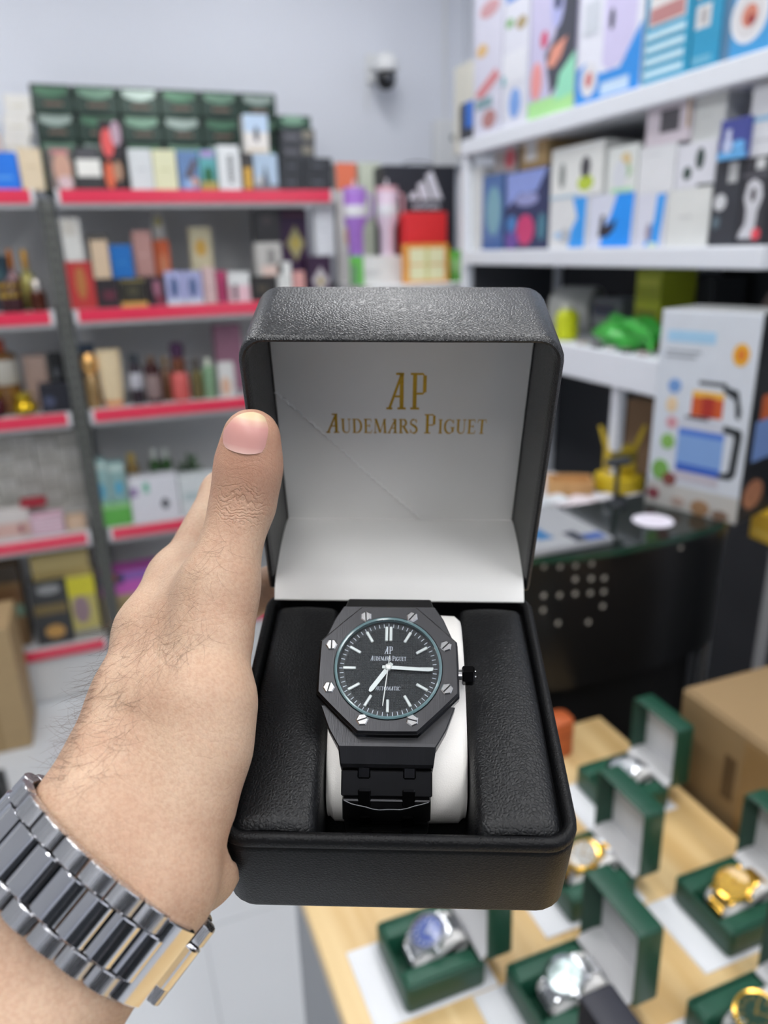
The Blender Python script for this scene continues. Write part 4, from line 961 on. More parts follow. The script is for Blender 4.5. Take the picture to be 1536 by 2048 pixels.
# third shelf, right bay
bottle('gold rose-topped bottle beside the upright, third shelf', 190, 704, S3, 36, [('glass_body', [(.7, 0), (.85, .05), (.75, .55), (.5, .62)], (170, 140, 96), .2, .5), ('rose_cap', [(.5, .6), (.95, .7), (1, .86), (.6, .98), (.2, 1)], (236, 184, 116), .2, .9)], YS+0.06)
tb = bottle('cream squeeze tube standing on its cap, third shelf', 230, 698, S3, 48, [('tube_body', [(.78, .10), (.85, .14), (.95, .6), (1, .97), (.98, 1)], (226, 206, 168), .4, 0), ('tube_cap', [(.72, 0), (.74, .02), (.74, .10), (.7, .11)], (222, 150, 96), .35, .2)], YS+0.06, name='squeeze_tube', cat='tube', sy=0.5)
bottle('black spray can with silver label, third shelf', 278, 706, S3, 26, [('can_body', [(.95, 0), (1, .02), (1, .72), (.8, .8)], (60, 52, 60), .25, .4), ('silver_label', [(.99, .3), (1.03, .31), (1.03, .62), (.99, .63)], (186, 186, 194), .4, .1), ('spray_cap', [(.78, .78), (.78, .96), (.6, 1)], (34, 42, 50), .35, 0)], YS+0.06, name='spray_can', cat='spray can')
bottle('dark maroon bottle with white lettering, third shelf', 311, 712, S3, 30, [('bottle_body', [(.95, 0), (1, .03), (1, .8), (.5, .86)], (70, 42, 44), .25, .2), ('white_lettering', [(.99, .1), (1.02, .12), (1.02, .6), (.99, .62)], (140, 120, 118), .5, 0), ('cap', [(.5, .84), (.5, .98), (.4, 1)], (96, 70, 50), .3, .3)], YS+0.06)
bottle('brown bottle with gold neck, third shelf', 338, 714, S3, 22, [('bottle_body', [(.9, 0), (1, .04), (1, .66), (.4, .76)], (98, 66, 44), .2, .3), ('gold_neck', [(.42, .74), (.42, .98), (.36, 1)], (170, 132, 74), .2, .8)], YS+0.07)
bottle('coral red bottle with purple stopper, tallest on the third shelf', 364, 684, S3, 40, [('glass_body', [(.75, 0), (.9, .03), (.9, .42), (.7, .5)], (206, 96, 92), .2, .1), ('brown_sleeve', [(.7, .44), (.72, .46), (.72, .7), (.5, .74)], (116, 70, 50), .3, .3), ('purple_stopper', [(.45, .72), (.7, .8), (.7, .95), (.4, 1)], (74, 46, 76), .25, .2)], YS+0.06)
bottle('olive bottle with dark cap, third shelf', 398, 716, S3, 26, [('bottle_body', [(.9, 0), (1, .04), (1, .62), (.4, .72)], (112, 104, 66), .25, .2), ('dark_cap', [(.5, .7), (.5, .97), (.4, 1)], (70, 62, 54), .3, .1)], YS+0.06)
bottle('pale green bottle, third shelf', 422, 716, S3, 26, [('bottle_body', [(.9, 0), (1, .04), (1, .74), (.5, .82)], (136, 170, 136), .25, .1), ('pale_cap', [(.5, .8), (.5, .98), (.4, 1)], (200, 206, 190), .4, 0)], YS+0.06)
P_('lc1', 'peach and white small carton next to the pale green bottle', 'L', 438, 470, 726, S3, 0.04, (214, 214, 212), [('e', .1, .05, .7, .6, (216, 176, 150))])
P_('lc2', 'mauve pink carton at the back of the third shelf near the black box', 'L', 432, 486, 650, S3, 0.05, (180, 128, 152), [('r', .1, .1, .6, .3, (90, 120, 170))], pv=YS+0.17)
P_('lc3', 'slate blue low carton at the back of the third shelf', 'L', 146, 196, 690, S3, 0.05, (74, 92, 116), [('r', .2, .5, .8, .6, (100, 118, 140))], pv=YS+0.20)
# fourth shelf, left bay: many small white cartons, and what stands in front of them
vq = YS+0.16
xq = [pl(x, 930, 1, vq)[0] for x in (-60, -16, 28, 72, 118, 162)]; zq0, zq1 = S4+0.05, pl(80, 868, 1, vq)[2]
nq = 9; hq = (zq1-zq0)/nq
P_('rs0', 'long white carton lying under the pile of small white ones, fourth shelf', 'L', -60, 196, 0, S4, 0.12, (214, 213, 210), [('r', .3, .4, .6, .6, (190, 190, 188))], pv=YS+0.14, ztop=S4+0.0494, tuck=False)
wq = [mat('small_carton_%d' % i, c_, .5) for i, c_ in enumerate([(204, 202, 194), (192, 190, 182), (214, 212, 206)])]
cn = ['leftmost', 'second', 'third', 'fourth', 'rightmost']
ordn = ['lowest', 'second', 'third', 'fourth', 'fifth', 'sixth', 'seventh', 'eighth', 'topmost']
for c_ in range(5):
    for r in range(nq):
        w = xq[c_+1]-xq[c_]-0.002; h = hq-0.0008
        o = MB().box(-w/2, w/2, 0, 0.09, 0, h, 0.0012).build('small_carton', wq[(c_*2+r*5) % 3]); o.matrix_world = T((xq[c_]+xq[c_+1])/2+rng.normal(0, .0007), vq+rng.uniform(0, .006), zq0+r*hq)
        tag(o, 'small white carton, %s from the bottom, %s column of the pile on the fourth shelf' % (ordn[r], cn[c_]) if r not in (0, 8) else 'small white carton, %s in the %s column of the pile on the fourth shelf' % (ordn[r], cn[c_]), 'box', 'pile of small white cartons')
        MB().box(-w*0.3, w*0.3, -0.0005, 0.0002, h*0.35, h*0.6).build('printed_patch', paint((150, 148, 142)), o)
P_('ld1', 'white flat carton at the front of the fourth shelf', 'L', -40, 60, 1022, S4, 0.05, (216, 210, 206), [('r', 0, 0, 1, .5, (214, 178, 168)), ('r', .75, .1, .85, .4, (150, 90, 96))], pv=YS+0.07)
P_('ld2', 'pink striped packets stacked at the front of the fourth shelf', 'L', 62, 128, 1030, S4, 0.05, (206, 168, 184), [('r', 0, .12+.17*i, 1, .17+.17*i, (236, 222, 230)) for i in range(5)], pv=YS+0.04)
P_('ld3', 'small beige carton at the front of the fourth shelf', 'L', 132, 172, 1034, S4, 0.05, (206, 176, 148), [('r', .2, .4, .8, .6, (224, 200, 178))], pv=YS+0.05)
P_('ld4', 'small dark red carton lying on the white carton of the fourth shelf', 'L', 40, 92, 1000, 'ld1', 0.04, (160, 18, 44), [('r', .1, .3, .9, .5, (190, 40, 66))], pv=YS+0.075)
# fourth shelf, right bay
P_('le1', 'green carton under the aqua ones, fourth shelf', 'L', 198, 264, 1008, S4, 0.06, (96, 176, 78), [('r', .0, .8, 1, 1, (150, 200, 140))])
P_('le2', 'aqua carton with blue drop, left of the pair, fourth shelf', 'L', 182, 216, 922, 'le1', 0.05, (150, 186, 186), [('e', .2, .1, .8, .5, (84, 164, 196)), ('r', .05, .8, .95, .95, (190, 212, 206))], pv=YS+0.04)
P_('le3', 'aqua carton with blue drop, right of the pair, fourth shelf', 'L', 218, 252, 926, 'le1', 0.05, (138, 172, 172), [('e', .3, .2, .8, .55, (84, 164, 196)), ('r', .05, .8, .95, .95, (190, 212, 206))], pv=YS+0.04)
P_('le4', 'white carton with purple, green and black marks, fourth shelf', 'L', 262, 358, 956, S4, 0.08, (220, 221, 228), [('r', .02, .62, .16, .82, (142, 116, 166)), ('r', .28, .68, .40, .92, (112, 186, 160)), ('e', .62, .25, .78, .5, (50, 54, 62))])
P_('le5', 'white long carton beside the marked one, fourth shelf', 'L', 360, 440, 952, S4, 0.08, (214, 220, 222), [('r', .1, .4, .5, .6, (180, 196, 198))])
for i, (x, yt, w, col, lb) in enumerate([(276, 905, 26, (150, 122, 66), 'small gold jar behind the white carton, fourth shelf'), (320, 898, 22, (54, 96, 46), 'green bottle with white cap, left of the pair, fourth shelf'), (343, 896, 22, (50, 92, 42), 'green bottle with white cap, right of the pair, fourth shelf')]):
    bottle(lb, x, yt, S4+0.0, w, [('bottle_body', [(.9, 0), (1, .04), (1, .78), (.6, .84)], col, .25, .2), ('cap', [(.6, .82), (.6, .98), (.5, 1)], (214, 220, 214) if i else (214, 186, 106), .3, .3)], YS+0.19)
pt_ = thing('potted_plant', 'small bushy green plant in a pot behind the white cartons', 'plant', T(*place(388, S4, YS+0.2)))
MB().lathe([(.022, 0), (.03, .002), (.036, .07), (.03, .072)], 16).build('pot', paint((60, 70, 52)), pt_, True)
lf_ = [mat('leaf_%d' % i, c_, .4) for i, c_ in enumerate([(62, 116, 58), (42, 86, 40), (92, 140, 84)])]
lme = []
for m_ in lf_:
    me_ = MB().add([(0, 0, 0), (.008, .018, .004), (0, .042, .0), (-.008, .018, .004), (0, .02, -.001)], [(0, 1, 4), (1, 2, 4), (2, 3, 4), (3, 0, 4)]).mesh('leaf'); me_.materials.append(m_); lme.append(me_)
for i in range(46):
    a, e_ = rng.uniform(0, 2*PI), rng.uniform(-.2, 1.4); r_ = rng.uniform(0, .03)
    put('leaf', lme[i % 3], None, pt_, T(r_*math.cos(a), r_*math.sin(a), rng.uniform(.075, .155)) @ RZ(a-PI/2) @ RX(e_))
# bottom shelf
P_('lf1', 'brown carton stack end at the left of the bottom shelf', 'L', -60, 48, 1135, S5, 0.12, (120, 94, 62), [('r', 0, .55, 1, .72, (110, 80, 52)), ('r', 0, .8, 1, 1, (62, 56, 50)), ('r', .55, .38, 1, .52, (116, 142, 122))], pv=YS+0.06)
P_('lf2', 'black carton with golden picture, bottom shelf', 'L', 66, 140, 1165, S5, 0.10, (58, 60, 62), [('e', .25, .1, .8, .32, (196, 152, 84)), ('r', .05, .5, .95, .66, (120, 104, 66)), ('e', .2, .82, .85, .97, (150, 152, 154))])
P_('lf3', 'yellow carton with mauve picture, bottom shelf', 'L', 141, 196, 1152, S5, 0.10, (192, 182, 108), [('r', 0, .7, 1, 1, (214, 206, 52)), ('e', .1, .25, .7, .7, (150, 126, 134)), ('r', 0, .0, 1, .14, (150, 150, 140))], pv=YS+0.035)
P_('lf4', 'tan carton lying across the top of the black and yellow ones', 'L', 62, 178, 1106, 'lf2', 0.10, (186, 168, 112), [('r', .05, .1, .95, .3, (172, 150, 92))], pv=YS+0.06)
P_('lf5', 'tan carton behind the hand, bottom shelf', 'L', 208, 300, 1188, S5, 0.10, (170, 150, 108), [('r', .1, .6, .6, .8, (150, 130, 90))], pv=YS+0.05)
P_('lf6', 'flat magenta carton with orange and navy print, bottom shelf', 'L', 200, 320, 1142, 'lf5', 0.10, (196, 92, 182), [('r', 0, .5, .4, 1, (60, 58, 96)), ('e', .05, .6, .3, 1, (176, 82, 50)), ('r', .4, .6, 1, 1, (140, 96, 176))], pv=YS+0.05)
# floor, far left
fp = pl(30, 1500, 2, 0); ca = carton('fl1', 'plain brown cardboard carton standing on the floor by the shelving', 'L', -80, 42, 1262, 0.0005, YS-.03-fp[1], (178, 152, 112), [('r', .46, .0, .54, 1, (160, 134, 92))], pv=fp[1], name='cardboard_carton', rough=.7)
fp = pl(8, 1600, 2, 0)
ft = thing('trolley_wheel', 'black rubber wheel on the floor at the left edge', 'wheel', T(fp[0], fp[1], 0.0002))
MB().lathe([(.012, -.014), (.034, -.014), (.038, -.009), (.038, .009), (.034, .014), (.012, .014)], 24, M=T(0, 0, .038) @ RY(PI/2)).build('tyre', paint((30, 31, 32)), ft, True)
MB().box(-.018, .018, -.012, .012, .036, .10, .003).build('fork', paint((44, 46, 48)), ft)

# ------------------------------------------------------------------ corner: white cabinet, bag, tumblers, wall boxes, dome camera
CZ = 1.393
cb = thing('corner_cabinet', 'white cabinet in the corner carrying tumblers and a black bag', 'cabinet', T(1.055, 2.53, 0))
cw = mat('cabinet_white', (228, 230, 232), .4)
MB().box(-.205, .205, -.20, .22, 0.0005, CZ-.018, .002).build('body', cw, cb)
MB().box(-.215, .215, -.23, .23, CZ-.018, CZ, .003).build('top', cw, cb)
for s_ in (-1, 1):
    d_ = MB().box(s_*.102-.1, s_*.102+.1, -.204, -.2, .08, CZ-.03, .001).build('door', cw, cb); MB().box(s_*.012-.004, s_*.012+.004, -.216, -.204, .7, .8, .002).build('handle', steel_grey, d_)
P_('ri1', 'white low carton under the tumblers on the corner cabinet', 'L', 712, 806, 512, CZ, 0.10, (224, 226, 226), [('r', .1, .3, .5, .5, (204, 206, 208))], pv=2.42)
def tumbler(label, px, yt, zb, wpx, col, lid, v):
    o = bottle(label, px, yt, zb, wpx, [('cup', [(.62, 0), (.66, .01), (.70, .36), (.98, .46), (1, .84), (.98, .85)], col, .35, 0), ('band', [(.995, .52), (1.012, .53), (1.012, .66), (.995, .67)], (226, 226, 232), .4, 0), ('lid', [(1.02, .84), (1.04, .86), (1.02, .90), (.5, .91)], lid, .35, 0), ('straw', [(.10, .9), (.10, 1.0)], (232, 232, 238), .3, 0)], v, name='tumbler', cat='tumbler')
    t_ = (v-CAM_POS[1])/ray(px, yt)[1]; w = wpx/F_PX*t_/2; h = ztop_at(px, yt, v)-zb
    MB().tube([(w*.9, 0, h*.50), (w*1.5, 0, h*.52), (w*1.62, 0, h*.66), (w*1.5, 0, h*.80), (w*.9, 0, h*.82)], w*.14, 8).build('handle', mat('h_%d_%d_%d' % lid, lid, .35), o, True)
tumbler('purple tumbler with white band and straw on the corner cabinet', 713, 360, 'ri1' and LAST['ri1'], 46, (170, 120, 212), (186, 146, 222), 2.47)
tumbler('pale pink tumbler with handle on the corner cabinet', 776, 358, LAST['ri1'], 44, (228, 208, 226), (226, 178, 190), 2.47)
P_('ri2', 'orange and white tall carton behind the purple tumbler', 'L', 676, 716, 326, CZ, 0.05, (222, 220, 218), [('r', .0, .78, 1, 1, (232, 124, 90)), ('e', .3, .3, .9, .5, (214, 170, 120))], pv=2.62)
P_('ri3', 'pale green tall carton between the tumblers', 'L', 722, 764, 326, CZ, 0.05, (206, 214, 196), [('r', .1, .5, .9, .56, (186, 196, 176))], pv=2.62)
P_('ri4', 'bright green packet in front of the white low carton', 'L', 703, 728, 512, CZ, 0.02, (104, 190, 84), [('r', .0, .0, .4, .7, (110, 150, 116))], pv=2.36)
bg = carton('bag', 'black paper shopping bag with white three-stripe logo', 'L', 770, 911, 331, CZ, 0.10, (44, 47, 56), [], 'bag', 'shopping_bag', pv=2.52, tuck=False, rough=.5)
bw_ = bg.dimensions.x; bh_ = bg.dimensions.z
base = .715
bars = [[(.33, base), (.475, base), (.43, base+.075), (.355, base+.045)], [(.50, base), (.645, base), (.55, base+.16), (.455, base+.125)], [(.67, base), (.815, base), (.66, base+.245), (.57, base+.205)]]
for pts in bars:
    P3 = [(-bw_/2+a*bw_, b_*bh_) for a, b_ in pts]
    MB().loft([[(x, -.0002, z) for x, z in P3], [(x, -.001, z) for x, z in P3]]).build('logo_stripe', paint((226, 228, 240)), bg)
def sans(text, size, name, m, parent, M_, depth=.0003):
    cu = bpy.data.curves.new('t', 'FONT'); cu.body = text; cu.size = size; cu.extrude = depth; cu.align_x = 'CENTER'
    ob = bpy.data.objects.new('t', cu); C.objects.link(ob); dg = bpy.context.evaluated_depsgraph_get()
    me_ = bpy.data.meshes.new_from_object(ob.evaluated_get(dg)); bpy.data.objects.remove(ob); bpy.data.curves.remove(cu)
    return put(name, me_, m, parent, M_)
sans('adidas', bh_*.115, 'logo_word', paint((220, 222, 236)), bg, T(bw_*.08, -.0006, bh_*.632) @ RX(PI/2))
for s_ in (-1, 1): MB().tube([(s_*bw_*.2, .02, bh_-.004), (s_*bw_*.2, .02, bh_+.006), (s_*bw_*.1, .02, bh_+.012), (0, .02, bh_+.014)], .002, 6).build('handle', paint((36, 38, 44)), bg)
P_('ri5', 'yellow gridded carton with orange border leaning before the red box', 'L', 810, 898, 488, CZ, 0.03, (230, 160, 66), [('r', .10, .50, .48, .90, (240, 238, 196)), ('r', .52, .50, .90, .90, (240, 238, 196)), ('r', .10, .08, .48, .46, (240, 238, 196)), ('r', .52, .08, .90, .46, (240, 238, 196)), ('r', .46, .08, .54, .90, (214, 212, 140))], pv=2.33)
P_('ri6', 'plain red box in front of the black shopping bag', 'L', 813, 894, 424, CZ, 0.06, (226, 50, 56), [('r', .1, .1, .9, .14, (206, 40, 48))], pv=2.40)
bottle('bright green cup beside the yellow gridded carton', 914, 500, CZ, 40, [('cup', [(.75, 0), (.8, .02), (1, .96), (.98, 1)], (112, 196, 84), .35, 0), ('pale_patch', [(.9, .3), (.93, .35), (.97, .7), (.94, .72)], (150, 206, 130), .4, 0)], 2.36, cat='cup', name='cup')
wp = pl(888, 290, 1, YW); jb = thing('wall_box', 'white electrical box on the wall above the black bag', 'wall box', T(wp[0], YW-.0005, wp[2]))
MB().box(-.055, .055, -.05, 0, -.085, .085, .006).build('housing', cw, jb); MB().lathe([(.012, 0), (.012, .004), (.008, .006)], 16, M=T(.015, -.05, .02) @ RX(PI/2)).build('knob', paint((120, 128, 130)), jb, True)
MB().tube([(0, -.01, .085), (0, -.01, .5), (0, -.01, .85)], .006, 8).build('conduit', cw, jb, True)
wp = pl(772, 140, 1, YW-.10); dc = thing('security_camera', 'white security camera with black ball lens on the back wall', 'camera', T(wp[0], YW-.0005, wp[2]))
MB().box(-.045, -.005, -.02, 0, -.03, .07, .005).build('wall_plate', cw, dc)
MB().tube([(-.025, -.015, .02), (-.02, -.06, .035), (0, -.10, .04)], .012, 10).build('arm', cw, dc, True)
MB().lathe([(.008, .055), (.030, .050), (.044, .03), (.047, .0), (.044, -.006), (.02, -.006)], 24, M=T(0, -.10, .0)).build('dome_cover', cw, dc, True)
MB().lathe([(.030, -.005), (.036, -.02), (.034, -.042), (.022, -.06), (.004, -.066)], 24, M=T(0, -.10, 0)).build('ball', mat('ball_black', (24, 26, 30), .15), dc, True)
MB().lathe([(.012, 0), (.012, .004)], 16, M=T(0, -.134, -.032) @ RX(PI/2)).build('lens', mat('lens_grey', (70, 74, 82), .1), dc)
MB().tube([(-.035, -.01, -.03), (-.05, -.02, -.08), (-.045, -.012, -.12)], .004, 6).build('cable', cw, dc, True)

# ------------------------------------------------------------------ white shelving on the right wall
XR = 1.10
rw = mat('rack_white', (226, 230, 238), .38, var=.02); rdark = mat('rack_back_dark', (50, 52, 57), .6, var=.08, scale=6)
rk = thing('wall_rack', 'white steel shelving with deep front edges along the right wall', 'shelving', T(1.28, 1.6, 0))
def rkb(nm, x0, x1, y0, y1, z0, z1, m=rw, c_=.003): return MB().box(x0-1.28, x1-1.28, y0-1.6, y1-1.6, z0, z1, c_).build(nm, m, rk)
RS = {'t': 1.797, 'm': 1.490, 'l': 1.266}
rkb('shelf', XR, 1.49, .55, 2.215, RS['t']-.042, RS['t']); rkb('shelf', XR, 1.49, 1.045, 2.180, RS['m']-.040, RS['m']); rkb('shelf', XR, 1.49, 1.20, 2.180, RS['l']-.078, RS['l'])
rkb('back_panel', 1.470, 1.492, .60, 2.215, .05, RS['t']-.043, rdark)
rkb('end_panel', XR+.036, 1.43, 2.190, 2.205, .05, RS['m']-.042, rdark); rkb('shelf', 1.17, 1.49, .98, 1.198, RS['l']-.078, RS['l']); rkb('upright', XR+.004, XR+.034, 2.182, 2.214, 0.0005, RS['t']-.043); rkb('upright', 1.43, 1.46, 2.182, 2.214, 0.0005, RS['t']-.043)
yl = place(1222, .95, XR+.03, 0)[1]; rkb('upright', XR+.02, XR+.046, yl-.013, yl+.013, 0.0005, RS['l']-.079)
ZT, ZM, ZL = RS['t']+.0005, RS['m']+.0005, RS['l']+.0005
R_ = lambda key, label, xl, xr, yt, zb, depth, col, ds=(), **k: carton(key, label, 'R', xl, xr, yt, zb, depth, col, ds, **k)
# top shelf: appliance cartons (left to right in the picture = far to near)
R_('t1', 'small black carton with blue side at the far end of the top rack shelf', 919, 946, 205, ZT, .06, (50, 54, 62), [('r', .45, .35, 1, 1, (44, 110, 206))], pv=1.13)
R_('t2', 'white carton with food pictures at the far end of the top rack shelf', 948, 1004, -60, ZT, .2, (206, 206, 222), [('e', .1, .86, .8, .98, (150, 160, 180)), ('e', .2, .72, .9, .82, (196, 150, 156)), ('e', .1, .50, .5, .58, (214, 176, 116)), ('p', 0, 0, 0, 0, (206, 128, 132), [(.05, .28), (.8, .40), (.95, .34), (.3, .24)]), ('r', .1, .18, .7, .24, (124, 156, 164)), ('e', .35, .04, .85, .16, (176, 126, 124))])
R_('t3', 'white carton with blue appliance picture on the top rack shelf', 1006, 1058, -60, ZT, .2, (214, 216, 228), [('r', .1, .82, .7, .94, (96, 140, 214)), ('e', .5, .62, .9, .7, (168, 150, 110)), ('e', .1, .66, .4, .72, (120, 170, 100)), ('e', .3, .06, .75, .26, (120, 160, 222)), ('r', .0, .3, .9, .5, (222, 224, 232)), ('r', .0, .3, .12, .36, (40, 158, 168))])
R_('t4', 'lilac and dark carton with hands and a mixer picture, top rack shelf', 1060, 1154, -60, ZT, .2, (196, 192, 222), [('p', 0, 0, 0, 0, (70, 72, 84), [(.5, .15), (.35, .45), (.55, .55), (.85, .98), (1, 1), (1, .35)]), ('e', .45, .6, .72, .9, (176, 180, 226)), ('e', .52, .72, .66, .84, (40, 46, 70)), ('p', 0, 0, 0, 0, (226, 152, 132), [(.4, .36), (.5, .48), (.82, .52), (.7, .40), (.55, .34)]), ('r', .0, .0, 1, .14, (172, 226, 152)), ('p', 0, 0, 0, 0, (150, 222, 190), [(.6, .1), (.68, .28), (1, .40), (1, .12)]), ('e', .05, .15, .3, .42, (228, 150, 148)), ('e', .25, .5, .4, .62, (206, 76, 110))])
R_('t5', 'white and blue carton with a white air fryer picture, top rack shelf', 1156, 1288, -70, ZT, .22, (226, 228, 240), [('p', 0, 0, 0, 0, (52, 144, 226), [(0, 0), (0, .30), (.15, .34), (.4, .22), (.7, .22), (.9, .42), (1, .5), (1, 0)]), ('p', 0, 0, 0, 0, (206, 200, 234), [(.42, .28), (.42, .75), (.52, .86), (.92, .88), (.9, .45), (.75, .26), (.55, .22)]), ('p', 0, 0, 0, 0, (70, 72, 104), [(.5, .80), (.7, .90), (.92, .92), (.75, .82)]), ('e', .5, .52, .58, .68, (60, 66, 78)), ('e', .08, .06, .36, .34, (220, 220, 226)), ('e', .16, .14, .28, .26, (206, 120, 116)), ('r', .42, .04, .85, .14, (196, 218, 240)), ('r', .1, .55, .34, .8, (204, 210, 220))])
R_('t6', 'blue carton with food photo panel and white text bars, top rack shelf', 1290, 1384, -70, ZT, .22, (48, 156, 196), [('r', .08, .52, .88, .98, (222, 220, 220)), ('e', .1, .76, .5, .95, (206, 150, 90)), ('e', .45, .7, .85, .95, (196, 176, 120)), ('r', .1, .54, .85, .68, (186, 132, 132))] + [('r', .04, .08+.11*i, .9, .14+.11*i, (196, 226, 238)) for i in range(4)])
R_('t7', 'teal carton with white barcode label, top rack shelf', 1386, 1446, -70, ZT, .22, (46, 150, 192), [('r', .1, .42, .62, .64, (214, 216, 218)), ('r', .26, .46, .5, .6, (176, 172, 174)), ('e', .05, .7, .3, .95, (214, 170, 156)), ('e', .3, .8, .7, 1, (60, 66, 86)), ('r', .1, .08, .75, .15, (110, 178, 206))])
R_('t8', 'blue carton with a large white plate picture, nearest on the top rack shelf', 1448, 1580, -70, ZT, .22, (66, 154, 212), [('r', 0, 0, .14, 1, (84, 126, 160)), ('e', .12, .16, .72, .80, (226, 228, 234)), ('e', .18, .22, .66, .74, (214, 212, 214)), ('e', .30, .34, .55, .6, (206, 130, 110)), ('e', .4, .36, .52, .48, (150, 50, 54))])
R_('t9', 'cream carton at the far back of the top rack shelf', 908, 946, 128, ZT, .1, (222, 220, 208), [('r', .2, .4, .8, .5, (204, 202, 190))], pv=1.24)
# middle shelf
R_('m1', 'white tall carton with grey vertical lettering, far end of the middle rack shelf', 918, 963, 338, ZM, .2, (214, 216, 216), [('r', .4, .2+.11*i, .6, .28+.11*i, (168, 172, 170)) for i in range(6)])
R_('m2', 'narrow blue carton with pale glow, middle rack shelf', 965, 1004, 350, ZM, .16, (84, 118, 172), [('e', .2, .2, .95, .85, (126, 172, 186)), ('r', 0, 0, 1, .12, (62, 100, 160))])
R_('m3', 'dark blue carton with red toy figure, middle rack shelf', 1010, 1095, 340, ZM, .2, (52, 62, 98), [('p', 0, 0, 0, 0, (142, 160, 222), [(.02, .99), (.05, .55), (.35, .72), (.75, .72), (.98, .99)]), ('e', .25, .55, .8, .72, (150, 156, 204)), ('e', .3, .05, .72, .45, (206, 70, 120)), ('e', .02, .0, .35, .25, (110, 84, 160)), ('e', .05, .22, .3, .45, (74, 130, 190)), ('e', .8, .1, .98, .45, (80, 130, 150))])
R_('m4', 'brown carton with white sticker on top of the toy carton', 1042, 1096, 262, 'm3', .14, (190, 160, 112), [('r', .18, .25, .6, 1, (220, 220, 220))], pv=1.15)
R_('m4b', 'small pink and white carton beside the brown one, middle rack shelf', 988, 1032, 298, LAST['m2'], .05, (196, 186, 182), [('e', .5, .2, .98, .95, (222, 106, 116))], pv=1.16)
R_('m5', 'white and blue carton with curved blue edge, first of three', 1098, 1174, 396, ZM, .14, (222, 224, 226), [('p', 0, 0, 0, 0, (58, 158, 240), [(.55, .02), (.95, .02), (.97, .99), (.62, .99), (.75, .6), (.6, .35)]), ('e', .3, .1, .6, .4, (186, 190, 196)), ('e', .15, .2, .4, .34, (170, 200, 230))])
R_('m6', 'white and blue carton with black phone holder picture, second of three', 1176, 1268, 388, ZM, .14, (214, 218, 234), [('p', 0, 0, 0, 0, (40, 150, 246), [(.3, .02), (.95, .02), (.98, .99), (.62, .99), (.5, .6), (.35, .35)]), ('p', 0, 0, 0, 0, (52, 52, 60), [(.25, .22), (.3, .62), (.38, .62), (.38, .42), (.5, .44), (.64, .56), (.6, .34), (.45, .2)])])
R_('m7', 'white and blue carton with small bottle picture, third of three', 1270, 1330, 388, ZM, .14, (216, 218, 232), [('p', 0, 0, 0, 0, (60, 158, 240), [(.35, .02), (.85, .02), (.98, .98), (.7, .98), (.65, .5)]), ('e', .4, .1, .6, .45, (150, 140, 160)), ('e', .5, .0, .8, .1, (206, 226, 200))])
R_('m8', 'plain off-white carton under the earbuds carton', 1332, 1418, 378, ZM, .14, (220, 222, 220), [('r', .3, .5, .6, .54, (200, 202, 202))])
R_('m9', 'white carton with black holder and lime picture, stacked on the first blue one', 1102, 1206, 290, 'm5', .14, (226, 228, 226), [('e', .55, .1, .85, .4, (186, 206, 70)), ('e', .6, .35, .78, .75, (70, 70, 76)), ('e', .18, .2, .3, .7, (130, 136, 134)), ('r', 0, 0, .6, .05, (170, 200, 222))])
R_('m10', 'white carton with green bottle picture on the second blue one', 1214, 1274, 292, 'm6', .14, (222, 226, 224), [('e', .45, .5, .8, .85, (212, 190, 140)), ('e', .5, .3, .85, .6, (170, 196, 160)), ('e', .2, .1, .7, .7, (212, 216, 224)), ('r', .2, .0, .9, .1, (176, 222, 190))])
R_('m11', 'plain white carton stacked on the third blue one', 1276, 1350, 292, LAST['m7'], .14, (222, 224, 228), [('r', .2, .8, .6, .84, (206, 208, 214))])
R_('m12', 'white carton with two dark green earbuds, middle rack shelf', 1352, 1432, 286, 'm8', .14, (218, 219, 228), [('e', .5, .4, .72, .88, (52, 70, 66)), ('e', .2, .2, .42, .5, (52, 74, 66)), ('r', .6, .02, 1, .08, (70, 80, 72))])
R_('m13', 'pinkish white carton with grey screen picture, top of the middle rack shelf', 1292, 1380, 204, 'm11', .14, (216, 206, 216), [('r', .34, .28, .78, .82, (84, 82, 88)), ('r', .95, .3, 1, 1, (196, 164, 110))])
R_('m14', 'tall white carton behind the blue bulb carton', 1384, 1452, 180, LAST['m12'], .14, (220, 223, 222), [('r', .2, .5, .6, .53, (204, 206, 206))], pv=1.135)
R_('m15', 'black carton with white emblems, middle rack shelf', 1422, 1478, 322, ZM, .14, (56, 59, 66), [('r', .52, .74, .85, .98, (186, 188, 190)), ('e', .1, .42, .55, .62, (206, 208, 212)), ('e', .1, .2, .4, .36, (96, 112, 122))])
R_('m16', 'black carton with white massager picture and red dot, near end of the middle rack shelf', 1480, 1530, 315, ZM, .14, (58, 58, 64), [('p', 0, 0, 0, 0, (206, 207, 214), [(.05, .08), (.12, .16), (.3, .25), (.3, .4), (.15, .55), (.25, .72), (.5, .76), (.8, .70), (.9, .55), (.75, .4), (.72, .2), (.78, .08)]), ('e', .40, .50, .62, .66, (60, 52, 58)), ('e', .62, .06, .98, .2, (226, 78, 92)), ('r', .5, .86, .85, .98, (206, 208, 210)), ('r', 0, .78, 1, .82, (96, 96, 104))])
R_('m17', 'indigo carton with white light bulb picture on the black emblem carton', 1438, 1496, 238, 'm15', .12, (70, 78, 150), [('r', 0, 0, 1, .2, (104, 176, 232)), ('e', .15, .15, .5, .55, (190, 200, 230)), ('r', .24, .5, .42, .75, (200, 206, 232)), ('e', .5, .2, .95, .45, (110, 180, 236))], pv=1.115)
R_('m18', 'white carton with blue stripe at the near end above the massager carton', 1498, 1560, 165, 'm16', .14, (218, 220, 226), [('r', 0, .48, 1, .55, (140, 186, 220)), ('r', .1, .2, .9, .24, (196, 198, 204))])
